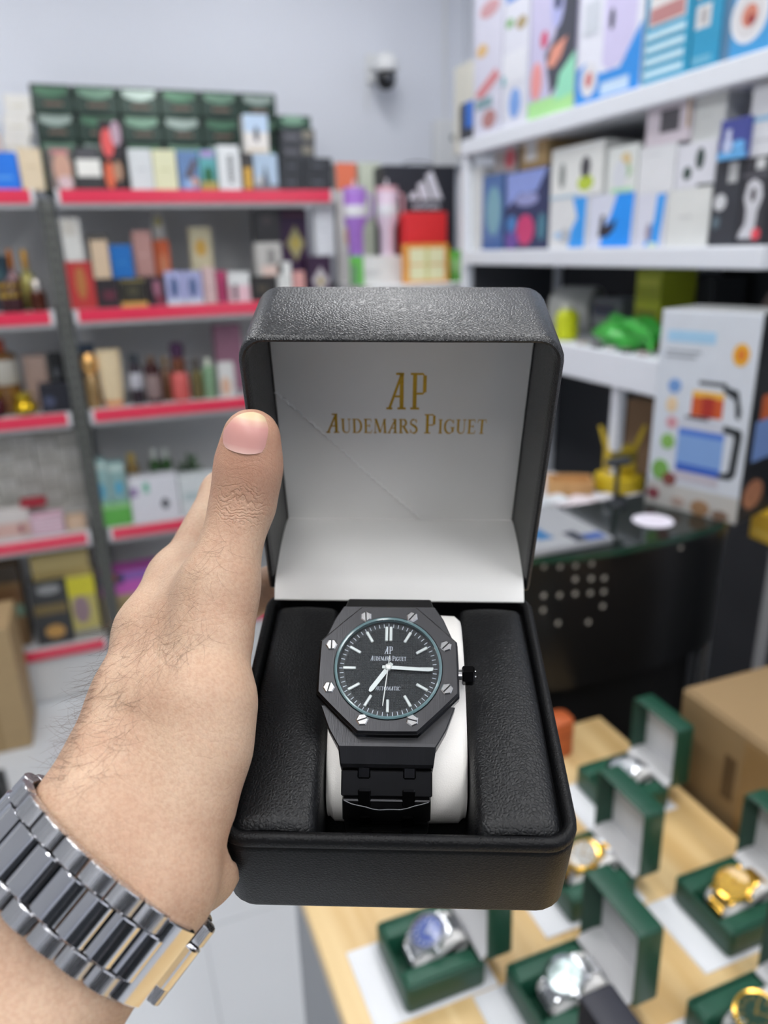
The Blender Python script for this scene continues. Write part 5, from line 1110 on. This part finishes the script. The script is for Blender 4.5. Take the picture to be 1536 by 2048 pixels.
# lower rack shelf
def rbottle(label, px, yt, wpx, parts, v=1.16, **k): return bottle(label, px, yt, ZL, wpx, parts, v, ax=0, **k)
rbottle('yellow-green bottle on the lower rack shelf beside the box lid', 1132, 606, 46, [('bottle_body', [(.8, 0), (1, .04), (1, .7), (.5, .84)], (196, 206, 30), .3, 0), ('cap', [(.5, .82), (.5, .98), (.4, 1)], (206, 208, 196), .4, 0)], 1.15)
rl = thing('paper_roll', 'grey white wrapped roll lying on the lower rack shelf', 'roll', T(*place(1152, ZL, 1.27, 0)))
MB().lathe([(.02, -.06), (.058, -.06), (.062, -.052), (.062, .052), (.058, .06), (.02, .06)], 24, M=T(0, 0, .0625) @ RZ(.5) @ RX(PI/2)).build('wrapped_roll', paint((172, 174, 170)), rl, True)
MB().lathe([(.012, -.064), (.02, -.064), (.02, .064), (.012, .064)], 16, M=T(0, 0, .0625) @ RZ(.5) @ RX(PI/2)).build('core', paint((120, 116, 108)), rl, True)
mc = thing('label_printer', 'small grey machine on the lower rack shelf behind the green bag', 'machine', T(*place(1236, ZL, 1.30, 0)) @ RZ(-PI/2))
MB().box(-.06, .06, -.05, .06, 0, .10, .01).build('housing', paint((112, 118, 122)), mc); MB().box(-.045, .045, -.052, -.049, .055, .085, .001).build('display', paint((60, 70, 84), .2), mc); MB().box(-.05, .05, -.056, -.048, .02, .028, .001).build('slot', paint((50, 54, 58)), mc)
R_('w1', 'yellow-green upright carton on the lower rack shelf', 1268, 1318, 540, ZL, .1, (140, 150, 34), [('r', .1, .8, .9, .9, (170, 176, 60)), ('r', .1, .4, .9, .5, (106, 112, 40))], pv=1.20)
R_('w2', 'white and blue carton at the back of the lower rack shelf', 1330, 1372, 534, ZL, .1, (176, 180, 190), [('e', .2, .4, .7, .7, (90, 120, 160)), ('e', .6, .6, .9, .9, (70, 110, 90))], pv=1.33)
R_('w3', 'dark grey carton at the back of the lower rack shelf', 1376, 1420, 556, ZL, .1, (56, 58, 62), [('r', .2, .4, .8, .5, (86, 88, 94))], pv=1.33)
rbottle('taupe round pouch above the green bag on the lower rack shelf', 1312, 570, 46, [('pouch', [(.6, 0), (.95, .2), (1, .6), (.7, .92), (.3, 1)], (118, 106, 104), .6, 0)], 1.36, name='pouch', cat='pouch')
# crumpled green bag
gbg = thing('plastic_bag', 'crumpled bright green plastic bag on the lower rack shelf', 'bag', T(*place(1255, ZL, 1.165, 0)))
bmv = bmesh.new(); bmesh.ops.create_icosphere(bmv, subdivisions=4, radius=1.0)
for vv_ in bmv.verts:
    p = vv_.co; k_ = 1+.22*math.sin(p.x*5+p.y*3)+.16*math.sin(p.y*7-p.z*4+1)+.10*math.sin(p.x*11+p.z*9); z = p.z*.036*k_+.034
    vv_.co = (p.x*.042*k_, p.y*.085*k_, max(z, 0.0))
me_ = bpy.data.meshes.new('crumpled_body'); bmv.to_mesh(me_); bmv.free(); shade(me_, 60); put('crumpled_body', me_, mat('green_plastic', (62, 172, 66), .3, 0, .15, 20), gbg)
MB().tube([(-.01, -.07, .05), (-.02, -.10, .03), (-.03, -.115, .006)], [.014, .009, .004], 8).build('knot', mat('green_plastic', (62, 172, 66)), gbg, True)
for i, x in enumerate((1164, 1192, 1222, 1252, 1284)):
    y_ = place(x, ZL, 1.118, 0); o = MB().box(-.012, .012, -.008, .014, 0, .009, .002).build('sachet', paint([(196, 190, 186), (80, 82, 84), (206, 204, 206), (60, 66, 66), (176, 168, 164)][i])); o.matrix_world = T(*y_) @ RZ(-PI/2+.3*math.sin(i*3))
    tag(o, '%s small sachet at the lower rack shelf edge, %s from the box' % (['pale', 'dark grey', 'white', 'black', 'beige'][i], ['first', 'second', 'third', 'fourth', 'fifth'][i]), 'sachet', 'sachets along the lower rack shelf'); MB().box(-.008, .008, -.006, .010, .009, .0094).build('printed_patch', paint((150, 130, 126)), o)
# brown bag at the near end
bb = thing('backpack', 'taupe fabric backpack at the near end of the lower rack', 'bag', T(1.31, 1.09, ZL))
bmv = bmesh.new(); bmesh.ops.create_icosphere(bmv, subdivisions=3, radius=1.0)
for vv_ in bmv.verts:
    p = vv_.co; sg = lambda c_, e_: math.copysign(abs(c_)**e_, c_)
    vv_.co = (sg(p.x, .7)*.10, sg(p.y, .7)*.085, (sg(p.z, .8)+1)*.085)
me_ = bpy.data.meshes.new('bag_body'); bmv.to_mesh(me_); bmv.free(); shade(me_, 60); put('bag_body', me_, mat('taupe_fabric', (112, 98, 92), .85, 0, .1, 60, .3, 900), bb)
MB().tube([(-.04, -.03, .155), (-.045, 0, .176), (-.04, .03, .155)], .006, 8).build('handle', paint((84, 74, 70)), bb, True)
MB().box(-.104, -.096, -.05, .05, .03, .10, .003).build('pocket', mat('taupe_fabric', (112, 98, 92)), bb)

# ------------------------------------------------------------------ black curved counter and what is on and behind it
ctr = [(0.46, 1.06), (0.54, 1.005), (0.62, .972), (.70, .953), (.782, .947), (.872, .951), (.948, .958), (1.02, .972), (1.06, .995)]
blk_panel = mat('counter_black', (22, 23, 25), .28, .2, .1, 5); glass_top = mat('counter_glass', (22, 30, 28), .08, 0, .05, spec=.6); glass_edge = mat('glass_edge_green', (28, 64, 50), .15)
CTZ = 1.02
ct = thing('counter', 'black curved counter with dark glass top and perforated front', 'counter', T(.78, 1.05, 0))
LP = lambda p: (p[0]-.78, p[1]-1.05)
poly = [LP(p) for p in ctr] + [LP((1.075, 1.165)), LP((.46, 1.165))]
MB().prism(poly, CTZ-.012, CTZ).build('glass_top', glass_top, ct)
ed = MB(); ed.loft([[(x, y-.001, z) for x, y in poly[:9]] for z in (CTZ-.0125, CTZ-.001)] + [[(x, y+.004, CTZ-.001) for x, y in poly[:9]], [(x, y+.004, CTZ-.0125) for x, y in poly[:9]], [(x, y-.001, CTZ-.0125) for x, y in poly[:9]]], False, False, closed=False); ed.build('glass_edge', glass_edge, ct)
pf = [(x, y+.012) for x, y in poly[:9]]
pn_ = MB(); pn_.loft([[(x, y, .755) for x, y in pf], [(x, y, CTZ-.013) for x, y in pf], [(x, y+.004, CTZ-.013) for x, y in pf], [(x, y+.004, .755) for x, y in pf], [(x, y, .755) for x, y in pf]], False, False, closed=False); pn_.build('front_panel', blk_panel, ct, True)
pk = MB(); pk.loft([[(x, y+.05, .0005) for x, y in pf], [(x, y+.05, CTZ-.013) for x, y in pf], [(x, y+.056, CTZ-.013) for x, y in pf], [(x, y+.056, .0005) for x, y in pf], [(x, y+.05, .0005) for x, y in pf]], False, False, closed=False); pk.build('shade_panel', mat('counter_shade', (16, 16, 17), .6), ct, True)  # black sheet standing in for the shadow under the counter
for x, y in ((.29, -.02), (-.30, .02), (.28, .10), (-.30, .10)): MB().lathe([(.014, .0005), (.014, CTZ-.0125)], 14, M=T(x, y, 0)).build('leg', mat('counter_leg_chrome', (150, 152, 155), .25, .9), ct, True)
hole = MB().lathe([(.0045, 0), (.0045, .0006)], 12, M=RX(PI/2)).mesh('perforation'); hole.materials.append(mat('perforation_light', (168, 164, 156), .4))  # pale discs paint in the light showing through the holes
for px, py in [(1088,1133),(1120,1133),(1151,1131),(1183,1127),(1150,1158),(1182,1157),(1208,1156),(1087,1191),(1119,1190),(1150,1187),(1180,1186),(1207,1183),(1086,1220),(1205,1212),(1116,1246),(1176,1244),(1361,1095)]:
    y_ = .96
    for _ in range(6):
        q = pl(px, py, 1, y_); y_ = float(np.interp(q[0], [a for a, b_ in ctr], [b_ for a, b_ in ctr]))+.012
    put('perforation', hole, None, ct, T(q[0]-.78, y_-1.05-.0003, q[2]))
dk_ = thing('paper_coaster', 'round white paper disc on the black counter', 'coaster', T(.907, 1.028, CTZ+.0003)); MB().lathe([(.034, 0), (.036, .0006), (.036, .0016), (.034, .002)], 32).build('disc', paint((232, 228, 240)), dk_, True); MB().lathe([(.026, .0021), (.027, .0024), (.026, .0026)], 32).build('inner_ring', paint((226, 220, 234)), dk_, True)
fb = thing('counter_reflection', 'grey white and blue reflection in the counter glass, built as a flat slab', 'box', T(.665, 1.06, CTZ+.0003)); MB().box(-.11, .11, -.092, .10, 0, .012, .002).build('carton', paint((150, 152, 156)), fb)  # thin slab coloured as a reflection in the glass top
for a in ((-.012, .016, -.055, .055, (36, 100, 150)), (.042, .064, -.086, -.04, (36, 40, 56)), (.062, .10, -.088, -.062, (44, 78, 146)), (-.08, -.05, -.06, .03, (170, 172, 176))): MB().box(a[0], a[1], a[2], a[3], .012, .0126).build('printed_patch', paint(a[4]), fb)  # blue and grey patches belong to the painted reflection
# kettle carton
kp, kq = np.array([.968, 1.125]), np.array([1.026, .953]); kd = (kq-kp)/np.linalg.norm(kq-kp); kw = float(np.linalg.norm(kq-kp)); kh = .365; ka = math.atan2(kd[1], kd[0])
kb = MB().box(-kw/2, kw/2, 0, .125, 0, kh, .0015).build('kettle_carton', paint((206, 212, 222), .3)); mid = (kp+kq)/2
kb.matrix_world = T(mid[0], mid[1], CTZ+.0003) @ RZ(ka); tag(kb, 'large white carton with glass kettle and teapot picture on the black counter', 'box')
MB().box(-kw/2+.002, kw/2-.002, .002, .122, kh-.0001, kh+.001).build('tuck_flap', paint((150, 152, 152)), kb)
def dd(items): decals(kb, kw, kh, items)
dd([('r', 0, 0, 1, .13, (186, 184, 180)), ('r', .08, .85, .58, .905, (160, 200, 230)), ('r', .08, .80, .45, .812, (150, 156, 164)), ('r', .08, .775, .40, .785, (140, 146, 154)), ('e', .76, .76, .92, .865, (226, 168, 40)), ('e', .80, .785, .885, .84, (214, 120, 40)), ('e', .14, .60, .28, .67, (110, 150, 206)), ('e', .14, .50, .26, .58, (222, 196, 160)), ('e', .16, .42, .28, .48, (206, 150, 160)), ('e', .12, .31, .27, .39, (130, 176, 90)), ('e', .05, .14, .24, .25, (116, 166, 80)), ('e', .18, .12, .33, .19, (126, 70, 62)), ('e', .02, .03, .16, .09, (130, 66, 74)), ('e', .52, .0, .72, .08, (150, 116, 84)), ('e', .75, .0, .92, .05, (120, 96, 80)), ('e', .3, .02, .45, .07, (170, 150, 140))])
dd([('r', .46, .655, .74, .675, (60, 62, 70)), ('r', .47, .62, .72, .655, (206, 212, 220)), ('r', .41, .50, .73, .625, (196, 84, 36)), ('r', .41, .595, .73, .625, (230, 178, 70)), ('r', .52, .50, .64, .6, (166, 44, 32)), ('p', 0, 0, 0, 0, (34, 40, 46), [(.70, .665), (.86, .645), (.91, .55), (.90, .51), (.865, .52), (.84, .60), (.72, .635)]), ('r', .36, .485, .60, .497, (40, 40, 44))])
dd([('r', .31, .43, .77, .485, (196, 200, 212)), ('r', .30, .22, .78, .43, (124, 160, 214)), ('r', .30, .40, .78, .43, (70, 116, 206)), ('r', .31, .21, .77, .25, (50, 92, 186)), ('r', .30, .16, .77, .21, (190, 184, 194)), ('p', 0, 0, 0, 0, (30, 36, 40), [(.76, .475), (.93, .465), (.95, .44), (.93, .24), (.89, .215), (.77, .21), (.77, .235), (.86, .25), (.875, .42), (.86, .435), (.76, .44)])])
decals(kb, kw, kh, [('r', 0, 0, .98, 1, (34, 36, 40)), ('r', .2, .30, .9, .5, (120, 150, 206)), ('r', .3, .5, .8, .62, (196, 96, 50)), ('e', .1, .05, .7, .2, (176, 120, 90))], 'right', .125)
# behind the counter: low desk with clutter
dkz = .93
dsk = thing('desk', 'low white work desk behind the black counter', 'desk', T(.84, 1.42, 0)); dw = paint((206, 208, 212)); MB().box(-.26, .26, -.22, .22, dkz-.02, dkz, .003).build('desk_top', dw, dsk)
for sx in (-1, 1):
    for sy_ in (-1, 1): MB().box(sx*.24-.015, sx*.24+.015, sy_*.20-.015, sy_*.20+.015, .0005, dkz-.02, .002).build('leg', dw, dsk)
def desk_at(px, py): return pl(px, py, 2, dkz)
p = desk_at(1138, 985); wb = thing('wooden_tray', 'small open wooden tray on the desk behind the counter', 'tray', T(p[0], p[1], dkz+.0003) @ RZ(-.5)); wdm = mat('tray_wood', (204, 158, 104), .5, 0, .15, 30)
MB().box(-.05, .05, -.035, .035, 0, .005).build('tray_floor', wdm, wb)
for a in ((-.05, .05, -.038, -.032), (-.05, .05, .032, .038), (-.053, -.047, -.038, .038), (.047, .053, -.038, .038)): MB().box(*a, 0, .036, .001).build('tray_side', wdm, wb)
for i, (x, y, sx, sy_, col, lb) in enumerate([(1096, 1004, .04, .03, (206, 212, 218), 'crumpled white sheet on the desk beside the box lid'), (1150, 1010, .05, .03, (226, 216, 222), 'white slip of paper on the desk edge'), (1205, 1004, .05, .03, (222, 220, 226), 'white leaflet on the desk near the black stand'), (1280, 1000, .035, .03, (226, 226, 234), 'white leaflet on the desk next to the kettle carton')]):
    p = desk_at(x, y); sh_ = MB(); nx_ = 6
    sh_.loft([[(-sx+2*sx*k/nx_, yy, .004*math.sin(k*1.3+i)+.0045+dz) for k in range(nx_+1)] + [(sx-2*sx*k/nx_, yy, .004*math.sin((nx_-k)*1.3+i)+.0035+dz) for k in range(nx_+1)] for yy, dz in ((-sy_, 0), (0, .004), (sy_, 0))])
    o = sh_.build('paper_sheet', paint(col, .6)); o.matrix_world = T(p[0], min(p[1], 1.58), dkz+.0005+i*.0002) @ RZ(.4*i); tag(o, lb, 'paper', 'papers on the desk')
p = place(1245, 1.02, 1.135); ps = thing('phone_stand', 'small black stand with a flat head on the counter rear edge', 'stand', T(.905, 1.135, CTZ+.0003)); bm_ = paint((36, 40, 46), .4)
MB().lathe([(.02, 0), (.022, .002), (.02, .006), (.006, .008)], 20).build('foot', bm_, ps, True); MB().lathe([(.005, .006), (.005, .078)], 12).build('pole', bm_, ps, True); MB().box(-.026, .026, -.012, .012, .078, .092, .005).build('head', bm_, ps)
yp = place(1236, dkz, 1.44); ym = thing('toy_loader', 'yellow plastic toy with raised arms on the desk behind the counter', 'toy', T(yp[0], 1.44, dkz+.0003) @ RZ(-.35) @ Matrix.Scale(.72, 4)); ylm = mat('toy_yellow', (206, 178, 40), .4)
MB().lathe([(.075, 0), (.085, .01), (.08, .05), (.05, .06), (.03, .06)], 24).build('bowl_base', ylm, ym, True); MB().box(-.05, .05, -.03, .04, .058, .15, .012).build('cab', ylm, ym)
MB().box(-.045, .045, -.034, -.029, .10, .14, .002).build('windscreen', paint((120, 106, 30)), ym)
for s_ in (-1, 1): MB().tube([(s_*.045, 0, .14), (s_*.06, 0, .18), (s_*.075, 0, .22)], [.010, .009, .006], 8).build('arm', ylm, ym, True)
kbx = MB().box(-.045, .045, -.04, .04, 0, .19, .002).build('cardboard_carton', mat('kraft_card', (140, 112, 84), .75, 0, .08)); kbx.matrix_world = T(place(1290, dkz, 1.55)[0], 1.55, dkz+.0003) @ RZ(.3); tag(kbx, 'narrow brown cardboard carton on the desk beside the yellow toy', 'box'); MB().box(-.043, .043, -.038, .038, .1899, .1912).build('tuck_flap', mat('kraft_card', (140, 112, 84)), kbx); MB().box(-.012, .012, -.041, -.0395, .0, .19).build('tape', paint((166, 140, 106)), kbx)
# right edge, beyond the counter
R_('z1', 'yellow carton edge at the right border beyond the counter', 1500, 1580, 1035, .93, .1, (222, 178, 44), [('r', .1, .2, .9, .4, (240, 206, 90))], pv=1.19)
zz = LAST['z1']; zs = thing('side_stand', 'grey narrow stand carrying the yellow carton at the right border', 'stand', T(1.26, .93, 0)); MB().box(-.09, .11, -.15, .07, .915, .9295, .002).build('top', paint((120, 120, 122)), zs)
for sx, sy_ in ((-.08, .06), (.1, .06), (-.08, -.14), (.1, -.14)): MB().box(sx-.008, sx+.008, sy_-.008, sy_+.008, .0005, .915, .001).build('leg', paint((168, 168, 170), .3), zs)
# ------------------------------------------------------------------ wooden display table and the green watch boxes
TZ = 0.72
wd, nt, b = base_mat('table_wood'); N, L = nt.nodes.new, nt.links.new
tc = N('ShaderNodeTexCoord'); mp = N('ShaderNodeMapping'); mp.inputs['Scale'].default_value = (14, 0.8, 1); L(tc.outputs['Object'], mp.inputs['Vector'])
nz = N('ShaderNodeTexNoise'); nz.inputs['Scale'].default_value = 2.2; nz.inputs['Detail'].default_value = 6; nz.inputs['Distortion'].default_value = 0.6; L(mp.outputs[0], nz.inputs['Vector'])
cr = N('ShaderNodeValToRGB'); cr.color_ramp.elements[0].position = .3; cr.color_ramp.elements[0].color = srgb(206, 168, 108); cr.color_ramp.elements[1].position = .7; cr.color_ramp.elements[1].color = srgb(232, 204, 152); L(nz.outputs['Fac'], cr.inputs[0])
L(cr.outputs[0], b.inputs['Base Color']); b.inputs['Roughness'].default_value = .38
tbl = thing('display_table', 'light wooden display table covered with open green watch boxes', 'table', T(.44, .30, 0))
MB().box(.150-.44, .737-.44, -.45-.30, .918-.30, TZ-.028, TZ, .002).build('table_top', wd, tbl)
gpm = paint((150, 153, 158), .5)
MB().box(.172-.44, .190-.44, -.44-.30, .90-.30, .0005, TZ-.028, .001).build('side_panel', gpm, tbl); MB().box(.70-.44, .718-.44, -.44-.30, .90-.30, .0005, TZ-.028, .001).build('side_panel', gpm, tbl)
MB().box(.190-.44, .70-.44, .88-.30, .895-.30, .0005, TZ-.028, .001).build('end_panel', gpm, tbl)
green_l = leather('green_leather', (24, 72, 54), 500, .25, .40, .0002); green_in = leather('green_inner', (24, 80, 60), 500, .2, .45, .0002)
lin2 = mat('box_lining_white', (224, 224, 226), .6, 0, .02); pil2 = mat('box_pillow_white', (228, 227, 226), .5, 0, .02)
gold = mat('watch_gold', (232, 186, 84), .16, 1.0, .1, 300); silver = mat('watch_silver', (208, 210, 214), .16, 1.0, .1, 300)
def small_watch(label, M, bez, case, links, mid, dialc, accent):
    """round dress watch on a pillow: local frame as the large watch"""
    o = thing('wristwatch', label, 'watch', M, 'watches in the green boxes')
    SC = Matrix.Diagonal((1.22, 1.22, 1.0, 1.0))
    MB().lathe([(.014, -.008), (.0175, -.007), (.0182, -.003), (.0180, -.0012), (.0160, -.0008)], 28).build('case', case, o, True, SC)
    bz = MB(); n = 60
    bz.loft([[(r*math.cos(2*PI*i/n), r*math.sin(2*PI*i/n), z) for i in range(n)] for r, z in ((.0182, -.0014), (.0180, .0006), (.0150, .0014), (.0148, -.001))], False, False); bz.build('bezel', bez, o, True, SC)
    MB().lathe([(.0150, -.0012), (.0150, -.0004)], 32).build('dial', mat('dial_%d_%d_%d' % dialc, dialc, .2, .3, .15, 150), o, False, SC)
    for k in range(12): MB().box(.0095, .0130, -.0006, .0006, -.0004, .0002, M=RZ(k*PI/6)).build('hour_marker', accent, o, False, SC)
    for a, r, w in ((2.2, .009, .0011), (.6, .012, .0008)): MB().box(-.002, r, -w/2, w/2, .0003, .0006, M=RZ(a)).build('watch_hand', accent, o, False, SC)
    MB().lathe([(.0150, .0008), (.0150, .0012), (.008, .0022), (.0004, .0024)], 28).build('crystal', clear_glass('small_crystal', (.98, .99, 1), 1.42) if 'small_crystal' not in MATS else MATS['small_crystal'], o, True, SC)
    MB().lathe([(.0024, 0), (.0026, .001), (.0026, .0032), (.002, .0038)], 10, M=T(.0178, 0, -.004) @ RY(PI/2)).build('crown', bez, o, True, SC)
    for s_ in (-1, 1):
        for sy_ in (-1, 1): MB().box(s_*.0112-.0018, s_*.0112+.0018, sy_*.0145-.0045, sy_*.0145+.0045, -.008, -.0022, .001).build('lug', case, o, False, SC)
    pa_, pb_ = .0335, .0165; q0 = PI/2+.55; nr = 26
    sp = [sup(pa_+.0018, pb_+.0018, q0+(2*PI-1.1)*i/(nr-1)) for i in range(nr)]
    mid_mb, out_mb = MB(), MB()
    for i, (y, z) in enumerate(sp):
        y2, z2 = sp[min(i+1, nr-1)]; y1, z1 = sp[max(i-1, 0)]; a = math.atan2(z2-z1, y2-y1)
        Mk = T(0, y, z-.0078-pb_) @ RX(a); l = math.hypot(y2-y1, z2-z1)/(2 if 0 < i < nr-1 else 1)*.45
        for x in (-.0034, 0, .0034): mid_mb.box(x-.0015, x+.0015, -l, l, -.0013, .0013, .0006, M=Mk)
        for s_ in (-1, 1): out_mb.box(s_*.0078-.0025, s_*.0078+.0025, -l, l, -.0014, .0014, .0007, M=Mk)
    mid_mb.build('bracelet_centre', mid, o)['kind'] = 'stuff'; out_mb.build('bracelet_sides', links, o)['kind'] = 'stuff'
    return o
GW, GD, GH, GHL = .094, .097, .0345, .032
def green_set(X0, Y0, lab, wl, pl_lab, watch, card_lab, mo=green_l, mi=green_in, card=True):
    M_ = T(X0, Y0+GW/2, TZ+.0022+GH) @ RZ(-PI/2)
    make_box('watch_box', lab, 'watch box', M_, GW, GD, GH, GHL, math.radians(91), .007, .0215, mo, mo, mi, lin2, group='green watch boxes on the table')
    if watch:
        Mw = M_ @ T(0, GD*.47, .0165) @ RX(math.radians(24))
        make_pillow(pl_lab, Mw @ T(0, 0, -.0078-.0165), .0335, .0165, .0205, pil2, 'cushions in the green boxes', 2.3)
        small_watch(wl, Mw, *watch)
    if card:
        o = MB().box(-.036, .110, -.004, GW+.004, 0, .0016, .0003).build('card_sheet', mat('card_white', (228, 230, 234), .6, 0, .02)); o.matrix_world = T(X0, Y0, TZ+.0003); tag(o, card_lab, 'card', 'white cards under the watch boxes'); MB().box(-.033, -.0325, -.002, GW+.002, .0016, .0018).build('crease', paint((206, 208, 212)), o)
wh = mat('marker_white', (230, 230, 226), .3)
G1 = 'open green watch box '
green_set(.213, .541, G1+'holding the blue-dial watch, nearest the table corner', 'silver watch with blue dial in a green box', 'white cushion under the blue-dial watch', (silver, silver, silver, silver, (70, 90, 160), wh), 'white card under the box with the blue-dial watch')
green_set(.325, .437, G1+'holding the silver watch with pale green dial', 'silver watch with pale green dial in a green box', 'white cushion under the watch with pale green dial', (silver, silver, silver, silver, (190, 206, 200), silver), 'white card under the box with the pale green dial watch')
green_set(.441, .571, G1+'holding the gold-rimmed watch, partly behind the black box', 'gold-rimmed watch with white dial in a green box', 'white cushion under the gold-rimmed white-dial watch', (gold, gold, silver, gold, (226, 222, 214), gold), 'white card under the box with the gold-rimmed watch')
green_set(.591, .688, G1+'farthest back on the table, next to the brown carton', 'silver watch in the farthest green box', 'white cushion in the farthest green box', (silver, silver, silver, silver, (176, 180, 184), wh), 'white card under the farthest green box')
green_set(.580, .464, G1+'holding the all-gold watch at the right edge', 'all-gold watch with gold dial in a green box', 'white cushion under the all-gold watch', (gold, gold, gold, gold, (222, 176, 60), gold), 'white card under the box with the all-gold watch')
green_set(.478, .331, G1+'holding the two-tone watch at the lower right corner', 'two-tone watch with green dial in a green box', 'white cushion under the two-tone watch with green dial', (gold, silver, silver, gold, (20, 70, 48), gold), 'white card under the box with the two-tone watch')
# black box whose raised lid shows at the lower edge
blk2 = mat('black_box_cover', (46, 47, 56), .5, 0, .1, 60, .2, 1500)
gp = pl(1160, 1988, 2, TZ+.0003+GH+GD); MBk = T(gp[0]-GD, gp[1]-GW/2, TZ+.0004+GH) @ RZ(-PI/2)
make_box('watch_box', 'black watch box with raised lid at the lower edge of the picture', 'watch box', MBk, GW, GD, GH, .036, math.radians(91), .004, .0215, blk2, blk2, blk2, lin2)
# orange case, brown carton and the grey bundle
p = pl(1112, 1502, 2, TZ); oc = thing('leather_case', 'small orange leather case standing at the far end of the table', 'case', T(p[0], p[1], TZ+.0003)); om = mat('orange_leather', (190, 96, 52), .45, 0, .1, 60)
MB().loft([[(x*k_, (y-.02)*k_, z) for x, y in rrect(.046, .04, .012)] for k_, z in ((.92, 0), (1, .003), (1, .056), (.95, .064), (.7, .068))]).build('case_body', om, oc, True); MB().loft([[(x*1.02, (y-.02)*1.02, z) for x, y in rrect(.046, .04, .012)] for z in (.040, .0415)]).build('lid_seam', paint((130, 62, 34)), oc)
kc = thing('cardboard_carton', 'large brown cardboard carton to the right of the table', 'box', T(.752, .80, 0)); krm = mat('kraft_big', (150, 124, 88), .7, 0, .06, 8)
CH = .868
MB().box(0, .40, -.50, -.045, .0005, CH, .004).build('carton_body', krm, kc)
MB().box(.003, .20, -.495, -.05, CH, CH+.003, .001).build('top_flap', krm, kc); MB().box(.204, .397, -.495, -.05, CH, CH+.003, .001).build('top_flap', krm, kc)
MB().box(-.0008, .0004, -.22, -.17, .0, CH-.01).build('tape', mat('tape_brown', (150, 118, 76), .3), kc); MB().box(-.0008, .0004, -.16, -.14, CH-.12, CH-.05).build('printed_mark', paint((96, 74, 48)), kc)
gf = thing('fabric_bundle', 'dark grey fabric bundle with white tags at the right border', 'fabric', T(.975, .70, CH+.0034)); bmv = bmesh.new(); bmesh.ops.create_icosphere(bmv, subdivisions=4, radius=1.0)
for vv_ in bmv.verts:
    p = vv_.co; k_ = 1+.14*math.sin(p.x*5+p.y*3+p.z*2)+.10*math.sin(p.z*9-p.x*4)
    vv_.co = (p.x*.06*k_, p.y*.05*k_, max((p.z*.09*k_+.085), 0))
me_ = bpy.data.meshes.new('bundle'); bmv.to_mesh(me_); bmv.free(); shade(me_, 60); put('bundle', me_, mat('grey_fabric', (84, 86, 92), .85, 0, .2, 40, .3, 700), gf)
MB().box(-.064, -.058, -.02, .012, .05, .09, .002).build('tag', paint((222, 226, 232)), gf); MB().box(-.062, -.056, -.03, .0, .005, .03, .002).build('tag', paint((206, 210, 216)), gf)
